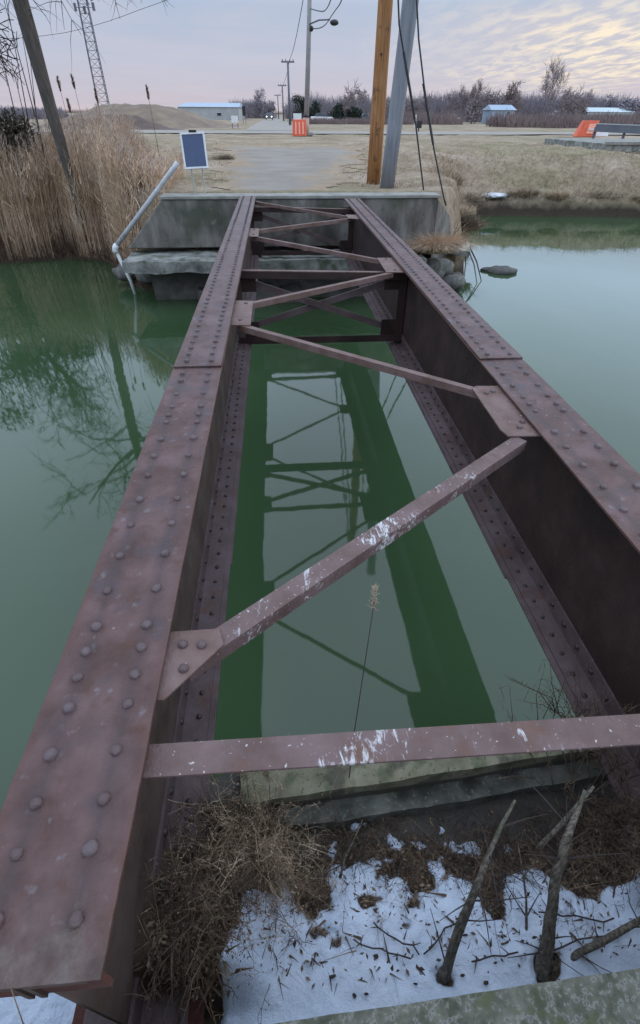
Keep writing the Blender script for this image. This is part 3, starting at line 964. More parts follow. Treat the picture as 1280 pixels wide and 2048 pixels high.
for i, (x, y, z, a) in enumerate([(-2.35, 12.35, -1.55, .35), (-3.0, 12.75, -1.6, .3), (3.9, 11.9, -1.45, .42), (4.3, 12.3, -1.5, .36), (4.55, 12.0, -1.75, .30), (4.0, 11.4, -1.8, .26), (4.75, 12.5, -1.8, .28)]):
    rk = MB().blob((0, 0, 0), (a, a * .8, a * .6), i + 3, 12, 8, .14)
    rk.build('rock', M['rock'], None, True, loc=(x, y, z), cat='rock',
             label=['mossy rock left of the far abutment below the pipe', 'dark rock at the reed edge beside the pipe elbow', 'large mossy rock right of the far abutment under the grass tuft', 'rock under the broken slab right of the far abutment', 'wet rock at the waterline below the broken slab', 'small wet rock at the waterline beside the right girder', 'outermost waterline rock beside the leaning sticks'][i])
sl = rough_box('concrete_slab', -.45, .45, -.35, .35, -.06, .06, M['cap'], None, 11, .02, (14, 12, 3), label='broken concrete slab fragment right of the far abutment above the rocks', cat='slab')
sl.location = (4.62, 12.75, -1.10); sl.rotation_euler = (R(8), R(10), R(-12))
for i, (p, q) in enumerate([((5.05, 12.75, -1.15), (5.35, 12.45, -1.92)), ((5.0, 12.8, -1.0), (4.85, 12.0, -2.0)), ((5.1, 12.9, -1.1), (5.55, 12.7, -1.93))]):
    tag(MB().tube([p, ((p[0] + q[0]) / 2 + .03, (p[1] + q[1]) / 2, (p[2] + q[2]) / 2 + .05), q], [.018, .016, .01], 6).build('stick', M['sapling'] if i < 2 else M['twig']),
        ['thin stick leaning out over the water right of the abutment', 'pale stick hanging down to the water beside the rocks', 'dark stick furthest out at the waterline'][i], 'stick', 'sticks beside the far abutment')
MB().blob((0, 0, 0), (.40, .30, .12), 4, 16, 8, .12).build('floating_log', M['debris'], None, True, loc=(6.35, 13.55, -1.87), label='dark rounded clump of debris floating off the right of the abutment', cat='debris')
MB().blob((0, 0, 0), (.20, .13, .06), 9, 12, 8, .12).build('floating_clump', M['debris'], None, True, loc=(6.05, 13.75, -1.87), label='smaller clump of debris touching the big floating one', cat='debris')

# near abutment: where the photographer stands
na = rough_box('near_backwall', -2.6, 4.6, -1.6, .13, -3.0, -.352, M['lichen'], None, 21, .006, (260, 40, 30), label='lichen-spotted concrete backwall along the bottom right edge', cat='wall')
na.rotation_euler = (0, 0, R(2.0))
MB().box(-60, 60, -80, -1.55, -3.4, -.37).build('near_roadbed', M['dirt'], kind='structure')
MB().box(-3, 6, .14, 1.02, -3.4, -1.25).build('near_soil', M['mud'], kind='structure')
lg = empty('near_ledge', (1.2, .95, -1.0), 'yellowed concrete ledge with dark gap and grey step under the near strut', 'ledge')
def ledge_piece(name, y0, y1, z0, z1, material, sd, n=(120, 8, 8), amp=.006, x0=-.62, x1=3.4):
    o = rough_box(name, x0 - 1.2, x1 - 1.2, y0 - .95, y1 - .95, z0 + 1.0, z1 + 1.0, material, lg, sd, amp, n)
    o.rotation_euler = (0, 0, R(4.2))
    return o
ledge_piece('slab', .935, 1.10, -1.07, -1.0, M['ledge'], 31, x0=.30, amp=.011)
ledge_piece('recess', .955, 1.10, -1.17, -1.07, M['conc_wet_shade'], 33)  # dark concrete tone paints in the shade under the slab
ledge_piece('step', .875, 1.10, -1.34, -1.165, M['ledge2'], 35, amp=.014, x0=.30)
ledge_piece('lower_wall', .86, 1.12, -3.2, -1.33, M['conc_wet_shade'], 37)
for xx in (0, S):
    MB().box(xx - .19, xx + .19, .1, .56, -1.30, -DEP - .036 + (ZR if xx else 0)).build('bearing_pad', M['conc_wet_shade'], None, bevel=.01, cat='pad',
        label='dark concrete pad under the near end of the %s girder' % ('right' if xx else 'left'))

# ------------------------------------------------------------------ conduit, panel, poles
pp = MB().tube([(-1.34, 12.0, .54), (-1.44, 11.99, .44), (-2.86, 11.92, -.90)], .046, 10)
pipe = pp.build('conduit_pipe', M['pvc'], None, True, label='pale pipe running down the bank from the blue panel to the water', cat='pipe')
MB().tube([(-2.84, 11.92, -.875), (-2.89, 11.915, -.935), (-2.90, 11.92, -.98), (-2.885, 11.92, -1.03)], .058, 10).build('elbow', M['white'], pipe, True)
MB().tube([(-2.885, 11.92, -1.0), (-2.74, 12.0, -1.6), (-2.70, 12.03, -2.0)], .036, 10).build('lower_pipe', M['white'], pipe, True)
sp = empty('solar_panel', (-1.0, 12.12, 0), 'small blue panel in a white frame on two thin legs by the abutment', 'panel')
MB().box(-.205, .205, -.010, .008, -.285, .285).build('panel', M['panel'], sp, loc=(0, 0, .72))
fr = MB()
fr.box(-.235, .235, -.024, .02, .262, .295).box(-.235, .235, -.024, .02, -.295, -.262).box(-.235, -.202, -.024, .02, -.262, .262).box(.202, .235, -.024, .02, -.262, .262)
fr.build('frame', M['white'], sp, bevel=.003, loc=(0, 0, .72))
for o in sp.children: o.rotation_euler = (R(-14), R(-2.5), 0)
for s_ in (-.11, .11):
    MB().tube([(s_, .03, -.05), (s_, .03, .50), (s_ * .95, .08, .95)], .012, 6).build('leg', M['galv'], sp)
MB().box(-.07, .07, -.03, .03, 1.01, 1.045).build('sensor_box', M['black'], sp, loc=(0, .07, 0))

def pole(name, base, top, r0, r1, material, parent=None, n=16, **k):
    b = Vector(base); t = Vector(top)
    pts = [b.lerp(t, i / 8) for i in range(9)]
    rd = [r0 + (r1 - r0) * i / 8 for i in range(9)]
    return MB().tube(pts, rd, n).build(name, material, parent, True, **k)


wp = pole('wooden_pole', (2.96, 14.35, -.1), (3.02, 14.35, 9.2), .168, .13, M['wood'], label='thick orange-brown wooden utility pole beyond the abutment', cat='utility pole')
MB().tube([(2.93, 14.2, 2.30), (2.93, 14.17, 2.30)], .02, 8).build('bolt', M['black'], wp)
gp = pole('grey_pole', (3.13, 13.45, -.1), (3.62, 13.2, 8.8), .165, .155, M['greypole'], label='grey weathered pole leaning beside the orange-brown wooden pole', cat='utility pole')

for n_, pts, lab in (('guy_cable', [(3.06, 13.12, 5.4), (2.98, 13.0, 3.6), (2.99, 13.0, 2.96), (3.04, 12.98, 2.63), (3.23, 12.95, 2.06), (3.54, 12.9, 1.13), (3.85, 12.85, .0), (3.87, 12.84, -.1)], 'black cable crossing in front of the grey pole to the coping'),
                     ('guy_cable', [(3.30, 13.2, 5.2), (3.34, 13.12, 3.6), (3.36, 13.1, 2.98), (3.45, 13.0, 2.43), (3.67, 12.9, 1.61), (3.94, 12.7, .72), (4.22, 12.45, -.11), (4.28, 12.4, -.25)], 'black cable right of the grey pole running down past the coping end')):
    c_ = MB().tube(pts, .017, 6).build(n_, M['black'], None, True, label=lab, cat='cable')
    i = 4
    a, b = Vector(pts[4]), Vector(pts[5])
    MB().tube([a.lerp(b, -.2), a.lerp(b, .9)], .026, 6).build('cable_guard', M['black'], c_)

lp = empty('street_light', (3.08, 48, 0), 'tall pale street light pole with tan base behind the orange barrier', 'street light')
MB().tube([(0, 0, -.05), (.24, 0, 4.9), (.42, 0, 9.5)], [.20, .165, .13], 12).build('pole', M['lamp_pole'], lp, True)
MB().tube([(-.0, 0, -.06), (.01, 0, 1.1)], [.26, .235], 12).build('base_sleeve', M['sleeve'], lp, True)
MB().tube([(-.0, 0, 1.1), (.01, 0, 1.22)], [.255, .255], 12).build('band', M['black'], lp, True)
MB().tube([(.30, -.1, 6.15), (.9, -1.2, 6.25), (1.55, -2.0, 6.2)], .045, 6).build('lamp_arm', M['steel_far'], lp, True)
MB().blob((1.85, -2.1, 6.05), (.30, .26, .16), 3, 10, 6, .05).build('lamp', M['black'], lp, True)
MB().blob((.45, -.15, 5.93), (.15, .15, .16), 3, 8, 6, .05).build('insulator', M['black'], lp, True)
def wire(pts, r, lab, name='overhead_wire'):
    P = [Vector(p) for p in pts]
    # smooth the polyline
    for _ in range(2):
        Q = [P[0]]
        for a, b in zip(P[:-1], P[1:]):
            Q += [a.lerp(b, .25), a.lerp(b, .75)]
        P = Q + [P[-1]]
    return MB().tube(P, r, 4).build(name, M['black'], None, label=lab, cat='wire', group='overhead wires')
wire([(3.55, 47.8, 5.93), (3.84, 44, 5.57), (3.92, 40, 5.37), (3.90, 36, 5.35), (3.84, 30, 5.15), (3.6, 24, 6.2), (3.05, 14.5, 8.9)], .028, 'drooping wire from the knob on the street light pole, the lower of the pair')
wire([(3.45, 47.8, 6.9), (3.78, 42, 6.1), (3.72, 38, 5.7), (3.65, 34, 5.62), (3.5, 26, 6.3), (2.98, 14.5, 9.1)], .028, 'upper drooping wire running from the street light to the wooden pole')
wire([(3.5, 48, 9.3), (3.2, 69, 6.9), (3.2, 90, 6.95)], .03, 'wire from the street light back to the nearest crossarm pole')
wire([(3.2, 90, 6.95), (3.1, 115, 5.9), (3.1, 140, 6.2), (3.0, 170, 5.5), (2.6, 200, 5.9)], .03, 'faint wire joining the three crossarm poles along the road')
wire([(-30, 36, 4.0), (-20, 39, 4.15), (-12.36, 40, 4.6), (-9.01, 40, 5.16), (-5.17, 40, 6.21), (3.2, 47, 9.2)], .010, 'long thin wire crossing the upper left sky behind the lattice tower')

upg = 'crossarm poles along the far road'
for k, (x, y, h, wd_, lab) in enumerate([(3.02, 90, 6.85, 1.8, 'nearest of the crossarm utility poles, beside the white box'), (3.0, 140, 6.1, 1.9, 'second crossarm utility pole down the road, shorter in view'), (2.5, 200, 5.8, 2.0, 'farthest and smallest of the crossarm utility poles')]):
    u = empty('crossarm_pole', (x, y, 0), lab, 'utility pole', upg)
    MB().tube([(0, 0, -.1), (-.1, 0, h)], [.17, .13], 8).build('pole', M['steel_far'], u, True)
    MB().box(-wd_ / 2 - .1, wd_ / 2 - .1, -.07, .07, h - .18, h - .02).build('crossarm', M['steel_far'], u)
    for q in (-.8, -.3, .3, .8):
        MB().tube([(q * wd_ / 2 - .1, 0, h), (q * wd_ / 2 - .1, 0, h + .16)], .06, 6).build('insulator', M['black'], u)

tw = empty('lattice_tower', (-56.0, 222, 0), 'tall slender lattice radio tower rising behind the reeds', 'tower')
TH = 46.0
def tleg(k, z):
    q = 2.05 - 1.05 * z / 60
    a = R((200, 320, 80)[k])
    return Vector((1.15 * q * math.cos(a) + .045 * 0, 1.15 * q * math.sin(a), z))
for k in range(3):
    MB().tube([tleg(k, -.2), tleg(k, TH)], [.26 if k == 0 else .15] * 2, 6).build('leg', M['steel_far'], tw)
for z in np.arange(0, TH - 2, 2.1):
    for k in range(3):
        a, b = tleg(k, z), tleg((k + 1) % 3, z + 2.1)
        MB().tube([a, b], .065, 3, False).build('brace', M['steel_far'], tw)
        if z > 0: MB().tube([tleg(k, z), tleg((k + 1) % 3, z)], .055, 3, False).build('girt', M['steel_far'], tw)
for (x, z, d) in [(-3.0, 26.6, .5), (2.6, 26.8, .5), (-.3, 26.0, .5), (2.4, 29, .4), (-3, 31, .5), (2.5, 35, .5)]:
    MB().box(x - .28, x + .28, -d, d, z - .9, z + .9).build('antenna', M['steel_far'], tw)
MB().box(-2.6, 2.6, -.08, .08, 26.5, 26.62).build('antenna_arm', M['steel_far'], tw)

# ------------------------------------------------------------------ roadside things, buildings, vehicles
def barrier(x, y, wd_, h, lean, lab, rot=0, stripes=4):
    o = empty('orange_barrier', (x, y, 0), lab, 'barrier')
    b = MB().hexa([(-wd_ / 2, -.28, 0), (wd_ / 2, -.28, 0), (wd_ / 2, .28, 0), (-wd_ / 2, .28, 0),
                   (-wd_ / 2 + .05 + lean, -.12, h), (wd_ / 2 - .03 + lean * .3, -.12, h), (wd_ / 2 - .03 + lean * .3, .12, h), (-wd_ / 2 + .05 + lean, .12, h)])
    b.build('shell', M['orange'], o, bevel=.03)
    for k in range(stripes):
        t = (k + .5) / stripes
        xx = -wd_ / 2 + .12 + (wd_ - .24) * t
        MB().hexa([(xx - .05, -.30, .12), (xx + .05, -.30, .12), (xx + .05, -.22, .12), (xx - .05, -.22, .12), (xx - .05, -.17, h * .85), (xx + .05, -.17, h * .85), (xx + .05, -.10, h * .85), (xx - .05, -.10, h * .85)]).build('rib', M['orange_lt'], o)
    o.rotation_euler = (0, 0, rot)
    return o
barrier(2.52, 46.7, 1.05, .98, 0, 'squat orange plastic barrier at the foot of the street light', 0, 3)
MB().box(3.12, 3.55, 46.4, 46.9, 0, .24).build('sandbag', M['coping'], None, bevel=.08, label='pale sandbag beside the orange barrier at the street light', cat='sandbag')
bR = barrier(25.6, 48.3, 1.75, 1.02, .38, 'leaning orange traffic barrier with pale panel near the guard rail on the right', .1, 0)
MB().hexa([(-.05, -.30, .2), (.70, -.30, .2), (.70, -.25, .2), (-.05, -.25, .2), (.12, -.175, .82), (.72, -.175, .82), (.72, -.12, .82), (.12, -.12, .82)]).build('pale_panel', M['orange_lt'], bR)
MB().box(.05, .68, -.34, -.30, .42, .52).build('band', M['white'], bR)
bR2 = barrier(27.6, 49.5, 1.1, .55, 0, 'small white barrier behind the guard rail', 0, 0)
for c in bR2.children: c.data.materials[0] = M['white']
bR2.name = 'white_barrier'
gr_ = empty('guard_rail', (23.2, 42, 0), 'dark steel guard rail on the road bridge at the right edge', 'guard rail')
MB().hexa([(-.2, -.08, .45), (12.5, .1, .02), (12.5, .2, .02), (-.2, .05, .45), (-.2, -.08, .86), (12.5, .1, .56), (12.5, .2, .56), (-.2, .05, .86)]).build('rail', M['steel_far'], gr_, bevel=.02)
MB().hexa([(-.2, -.10, .86), (12.5, .08, .56), (12.5, .22, .56), (-.2, .07, .86), (-.2, -.10, .92), (12.5, .08, .62), (12.5, .22, .62), (-.2, .07, .92)]).build('top_rail', M['galv'], gr_)
for k in range(6):
    MB().box(-.1 + k * 2.2, .05 + k * 2.2, .2, .32, -.1, .7 - k * .06).build('post', M['steel_far'], gr_)
dk = empty('road_bridge_deck', (17.3, 30, 0), 'low concrete road bridge deck over the side channel at the right edge', 'bridge deck')
MB().hexa([(0, 0, -.12), (26, .8, -.22), (26, 7, -.22), (0, 7, -.12), (0, 0, .22), (26, .8, .16), (26, 7, .16), (0, 7, .22)]).build('slab', M['cap'], dk, bevel=.02)
MB().hexa([(0.1, -.06, .16), (26, .74, .10), (26, 1.0, .10), (.1, .2, .16), (.1, -.06, .30), (26, .74, .24), (26, 1.0, .24), (.1, .2, .30)]).build('kerb', M['coping'], dk, bevel=.02)
for k in range(4):
    MB().box(1.5 + k * 6, 2.1 + k * 6, 1.2, 6.5, -1.6, -.125).build('pier', M['conc_wet_shade'], dk)

def house(name, x, y, wd_, dp, wh, rh, wallm, roofm, lab, wins, gable='x', cat='house', hip=0):
    h = empty(name, (x, y, 0), lab, cat)
    MB().box(0, wd_, 0, dp, -.1, wh).build('wall', wallm, h)
    ov = .25
    MB().add([(-ov, -ov, wh), (wd_ + ov, -ov, wh), (wd_ + ov, dp + ov, wh), (-ov, dp + ov, wh), (hip, dp / 2, wh + rh), (wd_ - hip, dp / 2, wh + rh)],
             [(0, 1, 5, 4), (2, 3, 4, 5), (0, 4, 3), (1, 2, 5), (0, 3, 2, 1)]).build('roof', roofm, h)
    for (a, b, z0, z1) in wins:
        f = MB().box(a - .06, b + .06, -.05, -.002, z0 - .06, z1 + .06).build('window', M['white'], h)
        MB().box(a, b, -.07, -.052, z0, z1).build('pane', M['window'], f)
    return h
house('pale_house', 72.0, 139, 11.0, 7, 2.05, .8, M['pale_wall'], M['pale_wall'], 'pale blue single-storey house with three dark windows behind the orange barrier', [(1.8, 2.6, .9, 1.5), (6.2, 7.0, .9, 1.5), (7.6, 8.3, .9, 1.5)])
house('pale_annex', 66.2, 141, 6.2, 6, 1.3, .9, M['grey_wall'], M['blue_roof'], 'low grey annex with blue roof left of the pale house', [], cat='shed')
house('small_blue_house', 42.6, 119, 4.6, 5, 2.1, .8, M['blue_roof'], M['blue_roof'], 'small light blue building showing above the reddish thicket', [(3.0, 3.6, 1.3, 1.9)])
house('warehouse', -22.8, 160, 14.9, 30, 2.5, 1.0, M['grey_wall'], M['blue_roof'], 'long pale warehouse with light blue roof behind the dirt mound', [(9.5, 10.6, .8, 1.4)], cat='warehouse')
house('far_white_house', 28, 150, 5, 4, 1.7, .6, M['white'], M['grey_wall'], 'tiny white shed in the far tree line right of the wooden poles', [(2, 2.6, .6, 1.2)], cat='shed')
def sign(x, y, wd_, z0, z1, mt, lab, name='road_sign'):
    o = empty(name, (x, y, 0), lab, 'sign')
    MB().box(-wd_ / 2, wd_ / 2, -.02, .02, z0, z1).build('board', mt, o)
    for s_ in (-1, 1):
        MB().box(s_ * wd_ * .42 - .04, s_ * wd_ * .42 + .04, .022, .07, -.05, z1 - .05).build('post', M['steel_far'], o)
sign(-3.75, 72, .75, .45, 1.1, M['white'], 'small white roadside sign on the left verge of the far road')
sign(3.9, 85, 1.1, .25, 1.35, M['white'], 'white box sign at the foot of the nearest crossarm pole')
sign(-3.9, 100, .5, 1.0, 2.2, M['black'], 'dark narrow sign by the blue-grey tree line')
def vehicle(x, y, bm_, lab, lights=False, name='parked_car', cat='car', ang=0):
    c = empty(name, (x, y, .04), lab, cat)
    MB().hexa([(-.9, -2.1, .3), (.9, -2.1, .3), (.9, 2.1, .3), (-.9, 2.1, .3), (-.9, -2.1, .85), (.9, -2.1, .85), (.9, 2.1, .9), (-.9, 2.1, .9)]).build('body', bm_, c, bevel=.1)
    MB().hexa([(-.8, -1.2, .9), (.8, -1.2, .9), (.8, 1.5, .9), (-.8, 1.5, .9), (-.65, -.5, 1.42), (.65, -.5, 1.42), (.65, 1.0, 1.42), (-.65, 1.0, 1.42)]).build('cabin', M['window'], c, bevel=.06)
    for sx_ in (-.8, .8):
        for sy_ in (-1.35, 1.35):
            MB().tube([(sx_ - .1, sy_, .32), (sx_ + .1, sy_, .32)], .32, 10).build('wheel', M['black'], c)
        if lights:
            MB().blob((sx_ * .78, -2.12, .68), (.13, .06, .1), 1, 8, 6, 0).build('headlight', M['headlight'], c)
    c.rotation_euler = (0, 0, ang)
vehicle(-.3, 160, M['steel_far'], 'distant oncoming car with headlights lit on the far road', True, 'oncoming_car')
vehicle(9.8, 118, M['white'], 'small white car parked left of the big bare tree', ang=1.5)
vehicle(15.2, 121, M['white'], 'small white car parked right of the big bare tree', ang=1.4)
vehicle(19.5, 124, M['steel_far'], 'grey car parked beside the wooden poles in the far tree line', ang=1.6)
vehicle(37.0, 126, M['white'], 'white car half hidden by the thicket on the right', ang=.2)
bo = empty('meter_box', (14.75, 60, 0), 'small black box on a short post between the two black cables', 'meter box')
MB().box(-.24, .24, -.15, .15, .28, .86).build('box', M['black'], bo, bevel=.05)
MB().tube([(0, .05, -.1), (0, .05, .3)], .06, 6).build('post', M['black'], bo)
MB().box(-.46, -.34, -.02, .02, .35, 1.3).build('marker', M['white'], bo)

# ------------------------------------------------------------------ trees
def bare_tree_mesh(seed, H, spread=.55, levels=5, r0=.2, rmin=.02, nb=(3, 4), upness=.35, trunk=.28, droop=0.0, ratio=.70):
    rr = random.Random(seed)
    mb = MB()
    tk = MB()
    def rv():
        while True:
            v = Vector((rr.uniform(-1, 1), rr.uniform(-1, 1), rr.uniform(-1, 1)))
            if .05 < v.length < 1: return v.normalized()
    def br(p, d, ln, r, lv):
        pts = [p]; q = p.copy(); dd = d.copy()
        k = 3 if lv < 3 else 2
        for i in range(k):
            dd = (dd + rv() * .22 + Vector((0, 0, .10 * upness - droop * .2 * lv))).normalized()
            q = q + dd * ln / k
            pts.append(q.copy())
        r1 = max(rmin * .7, r * .62)
        (tk if lv == 0 else mb).tube(pts, [r + (r1 - r) * i / k for i in range(k + 1)], 6 if lv == 0 else 3, False)
        if lv >= levels: return
        n = rr.randint(*nb) + (1 if lv in (1, 2) else 0)
        for i in range(n):
            t = rr.uniform(.35, 1.0) if i else 1.0
            j = min(k - 1, int(t * k)); pp_ = pts[j].lerp(pts[j + 1], t * k - j) if t < 1 else pts[-1]
            nd_ = (dd * (1 - spread * .5) + rv() * spread + Vector((0, 0, upness * .5 - droop * .4))).normalized()
            br(pp_, nd_, ln * ratio * rr.uniform(.75, 1.15), max(rmin, r1 * (.9 if i == 0 else .6)), lv + 1)
    br(Vector((0, 0, -.1)), Vector((0, 0, 1)), H * trunk, r0, 0)
    return tk, mb


protos = []
for i, (h, sp_, up_, tr) in enumerate([(7, 1.0, .22, .20), (6, 1.05, .15, .20), (8, .80, .35, .24), (10.5, .75, .45, .26), (5, 1.1, .10, .16), (6.5, .9, .28, .20)]):
    tk, cr = bare_tree_mesh(100 + i, h, sp_, 4, .14, .020, (4, 6), up_, tr, 0, .72)
    hh = max(v[2] for v in cr.v)
    protos.append((tk.mesh('trunk', M['bark_far']), cr.mesh('crown', M['bark_far']), hh))
def far_tree(k, x, y, H, lab, grp='bare trees along the far side', mt=None, wide=1.0):
    t = empty('bare_tree', (x, y, 0), lab, 'tree', grp)
    for nm, me in zip(('trunk', 'crown'), protos[k][:2]):
        o = bpy.data.objects.new(nm, me); col.objects.link(o); o.parent = t
        if mt:
            o.material_slots[0].link = 'OBJECT'; o.material_slots[0].material = mt
    s = H / protos[k][2]
    t.scale = (s * wide, s * wide, s)
    t.rotation_euler = (0, 0, random.random() * 6)
    return t


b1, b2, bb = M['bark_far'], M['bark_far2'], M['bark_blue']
FT = [(0, 14.4, 120, 6.7, 'broad round bare tree standing above the dark evergreen, left of the wooden pole', b1, .95),
      (5, 20.5, 150, 6.2, 'faint bare tree just left of the wooden pole', b2, .7),
      (3, 58.2, 130, 11.2, 'tallest bare tree on the right, its top against the bright cloud', b1, .62),
      (0, 63.4, 132, 6.8, 'bushy bare tree just right of the tallest one', b1, 1.0),
      (1, 67.5, 140, 5.6, 'round bare tree between the tallest one and the pale house', b2, 1.0),
      (2, 37.8, 131, 5.6, 'slim forked bare tree right of the black cables', b1, .7),
      (2, 41.0, 133, 6.6, 'bare tree above the dark bush left of the small blue house', b1, .6),
      (2, 45.0, 138, 8.0, 'upright bare tree directly behind the small blue house', b2, .55),
      (1, 47.5, 133, 5.9, 'bare tree just right of the small blue house', b1, 1.0),
      (5, 52.0, 134, 7.4, 'wide bare tree two right of the small blue house', b2, .85),
      (2, 55.2, 140, 6.6, 'thin bare tree at the left foot of the tallest one', b2, .7),
      (5, 33.5, 140, 5.0, 'pale bare tree between the black cables and the forked one', b2, .9),
      (1, 29.0, 138, 5.2, 'low bare tree seen between the two black cables', b2, 1.0),
      (4, 25.0, 134, 4.6, 'low wide bare tree right of the grey pole', b1, 1.0),
      (2, 71.0, 150, 7.2, 'thin bare tree behind the left end of the pale house', b2, .55),
      (1, 74.5, 152, 4.8, 'low round bare tree behind the left half of the pale house', b2, 1.0),
      (2, 79.5, 155, 7.0, 'slim bare tree behind the middle of the pale house', b2, .5),
      (5, 84.5, 150, 5.8, 'dense bare tree behind the right end of the pale house', bb, 1.0),
      (1, 91.0, 150, 5.6, 'bare tree at the right edge of the frame beyond the pale house', bb, 1.1),
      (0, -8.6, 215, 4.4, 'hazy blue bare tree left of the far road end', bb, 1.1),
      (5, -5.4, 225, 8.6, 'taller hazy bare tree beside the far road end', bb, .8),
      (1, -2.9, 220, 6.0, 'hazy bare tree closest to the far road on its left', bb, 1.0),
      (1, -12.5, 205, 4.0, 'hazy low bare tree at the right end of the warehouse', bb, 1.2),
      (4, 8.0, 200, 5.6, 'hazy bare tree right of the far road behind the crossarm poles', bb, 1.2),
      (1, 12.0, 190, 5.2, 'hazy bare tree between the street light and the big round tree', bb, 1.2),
      (0, 24.0, 170, 5.4, 'hazy bare tree behind the low wide one right of the grey pole', bb, 1.2)]
for (k, x, y, s, lab, mt, wd_) in FT:
    far_tree(k, x, y, s, lab, mt=mt, wide=wd_)


def leaf_cloud(n, centers, size, seed, squash=1.0):
    """small leaf-clump faces spread through a crown volume"""
    g = np.random.default_rng(seed)
    ci = g.integers(0, len(centers), n)
    C = np.array([c[:3] for c in centers])[ci]; Rr = np.array([c[3] for c in centers])[ci]
    d = g.normal(size=(n, 3)); d /= np.linalg.norm(d, axis=1)[:, None]
    P = C + d * (Rr * g.random(n) ** .45)[:, None] * np.array([1, 1, squash])
    a = g.normal(size=(n, 3)); a /= np.linalg.norm(a, axis=1)[:, None]
    b = g.normal(size=(n, 3)); b -= a * (a * b).sum(1)[:, None]; b /= np.linalg.norm(b, axis=1)[:, None]
    s = size * g.uniform(.5, 1.4, n)[:, None]
    V = np.stack([P - a * s, P + b * s * .55, P + a * s, P - b * s * .55], 1).reshape(-1, 3)
    F = np.arange(4 * n).reshape(-1, 4)
    return V, F


def evergreen(x, y, h, r, lab, seed, cat='tree', mt='evergreen', name='evergreen_tree', n=2200, size=.16):
    t = empty(name, (x, y, 0), lab, cat)
    g = random.Random(seed)
    MB().tube([(0, 0, -.1), (0, 0, h * .6)], [.12, .05], 6).build('trunk', M['bark'], t)
    cs = []
    for i in range(16):
        z = g.uniform(.18, .92) * h
        q = r * (1.05 - .6 * (z / h) ** 1.5)
        a = g.uniform(0, 6.3)
        cs.append((math.cos(a) * q * g.uniform(.2, .75), math.sin(a) * q * g.uniform(.2, .7), z, r * g.uniform(.28, .5)))
    V, F = leaf_cloud(n, cs, size, seed)
    V[:, 2] = np.maximum(V[:, 2], .02)
    np_obj('crown', V, F, M[mt], t)
    return t
evergreen(6.3, 128, 3.9, 2.3, 'dark evergreen left of the street light base behind the orange barrier', 3)
evergreen(8.6, 126, 3.2, 2.0, 'lower dark evergreen directly behind the street light', 4)
evergreen(12.6, 118, 2.5, 1.9, 'dark round bush under the big bare tree', 5)
evergreen(16.2, 119, 2.1, 2.0, 'low dark bush right of the big bare tree', 6)
evergreen(39.6, 121, 3.3, 2.0, 'dark purplish bush left of the small blue house', 7, mt='bark_far')
evergreen(57.5, 121, 2.2, 1.4, 'small dark bush at the foot of the tallest bare tree', 8, mt='bark_far')
evergreen(83, 142, 3.6, 4.2, 'dense blue-grey tree clump above the right end of the pale house', 9, mt='bark_blue', n=3000, size=.3)


def thicket(name, boxes, density, h, material, seed, rad=.02, kindname=None):
    """a mass of thin upright twigs nobody could count"""
    g = np.random.default_rng(seed)
    Vs = []; Fs = []; k = 0
    for (x0, x1, y0, y1, hh) in boxes:
        n = int((x1 - x0) * (y1 - y0) * density)
        x = g.uniform(x0, x1, n); y = g.uniform(y0, y1, n)
        bump_ = .55 + .9 * fbm(x * .5, y * .5, 3)
        z0 = np.maximum(land(x, y), -.2)
        for seg in range(2):
            a = g.uniform(0, 2 * np.pi, n); ln = hh * bump_ * g.uniform(.35, 1.0, n) * (.6 if seg else 1)
            lean = g.uniform(.05, .55, n)
            bx = np.cos(a); by = np.sin(a)
            w_ = rad * g.uniform(.6, 1.6, n)
            zb_ = z0 + (hh * .35 * bump_ * g.random(n) if seg else 0)
            p0 = np.stack([x - w_, y, zb_], 1); p1 = np.stack([x + w_, y, zb_], 1)
            tip = np.stack([x + bx * lean * ln, y + by * lean * ln, zb_ + ln], 1)
            p2 = tip + np.array([.3, 0, 0]) * w_[:, None]; p3 = tip - np.array([.3, 0, 0]) * w_[:, None]
            Vs.append(np.stack([p0, p1, p2, p3], 1).reshape(-1, 3))
            Fs.append(np.arange(4 * n).reshape(-1, 4) + k); k += 4 * n
    return np_obj(name, np.concatenate(Vs), np.concatenate(Fs), material, kind='stuff', label=kindname)


thicket('thicket', [(18, 34, 108, 116, 1.9), (33, 66, 84, 94, 1.7), (60, 75, 110, 122, 1.8)], 16, 1.6, M['thicket'], 5, .035, 'reddish brown thicket of twigs across the far field')
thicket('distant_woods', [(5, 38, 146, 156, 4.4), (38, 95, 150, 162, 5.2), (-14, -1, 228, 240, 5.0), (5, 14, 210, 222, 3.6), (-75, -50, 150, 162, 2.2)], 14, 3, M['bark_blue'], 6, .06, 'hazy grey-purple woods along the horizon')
thicket('low_hedge', [(5.5, 24, 104, 108, .9)], 40, .8, M['thicket'], 9, .03, 'low reddish hedge line at the far field edge')

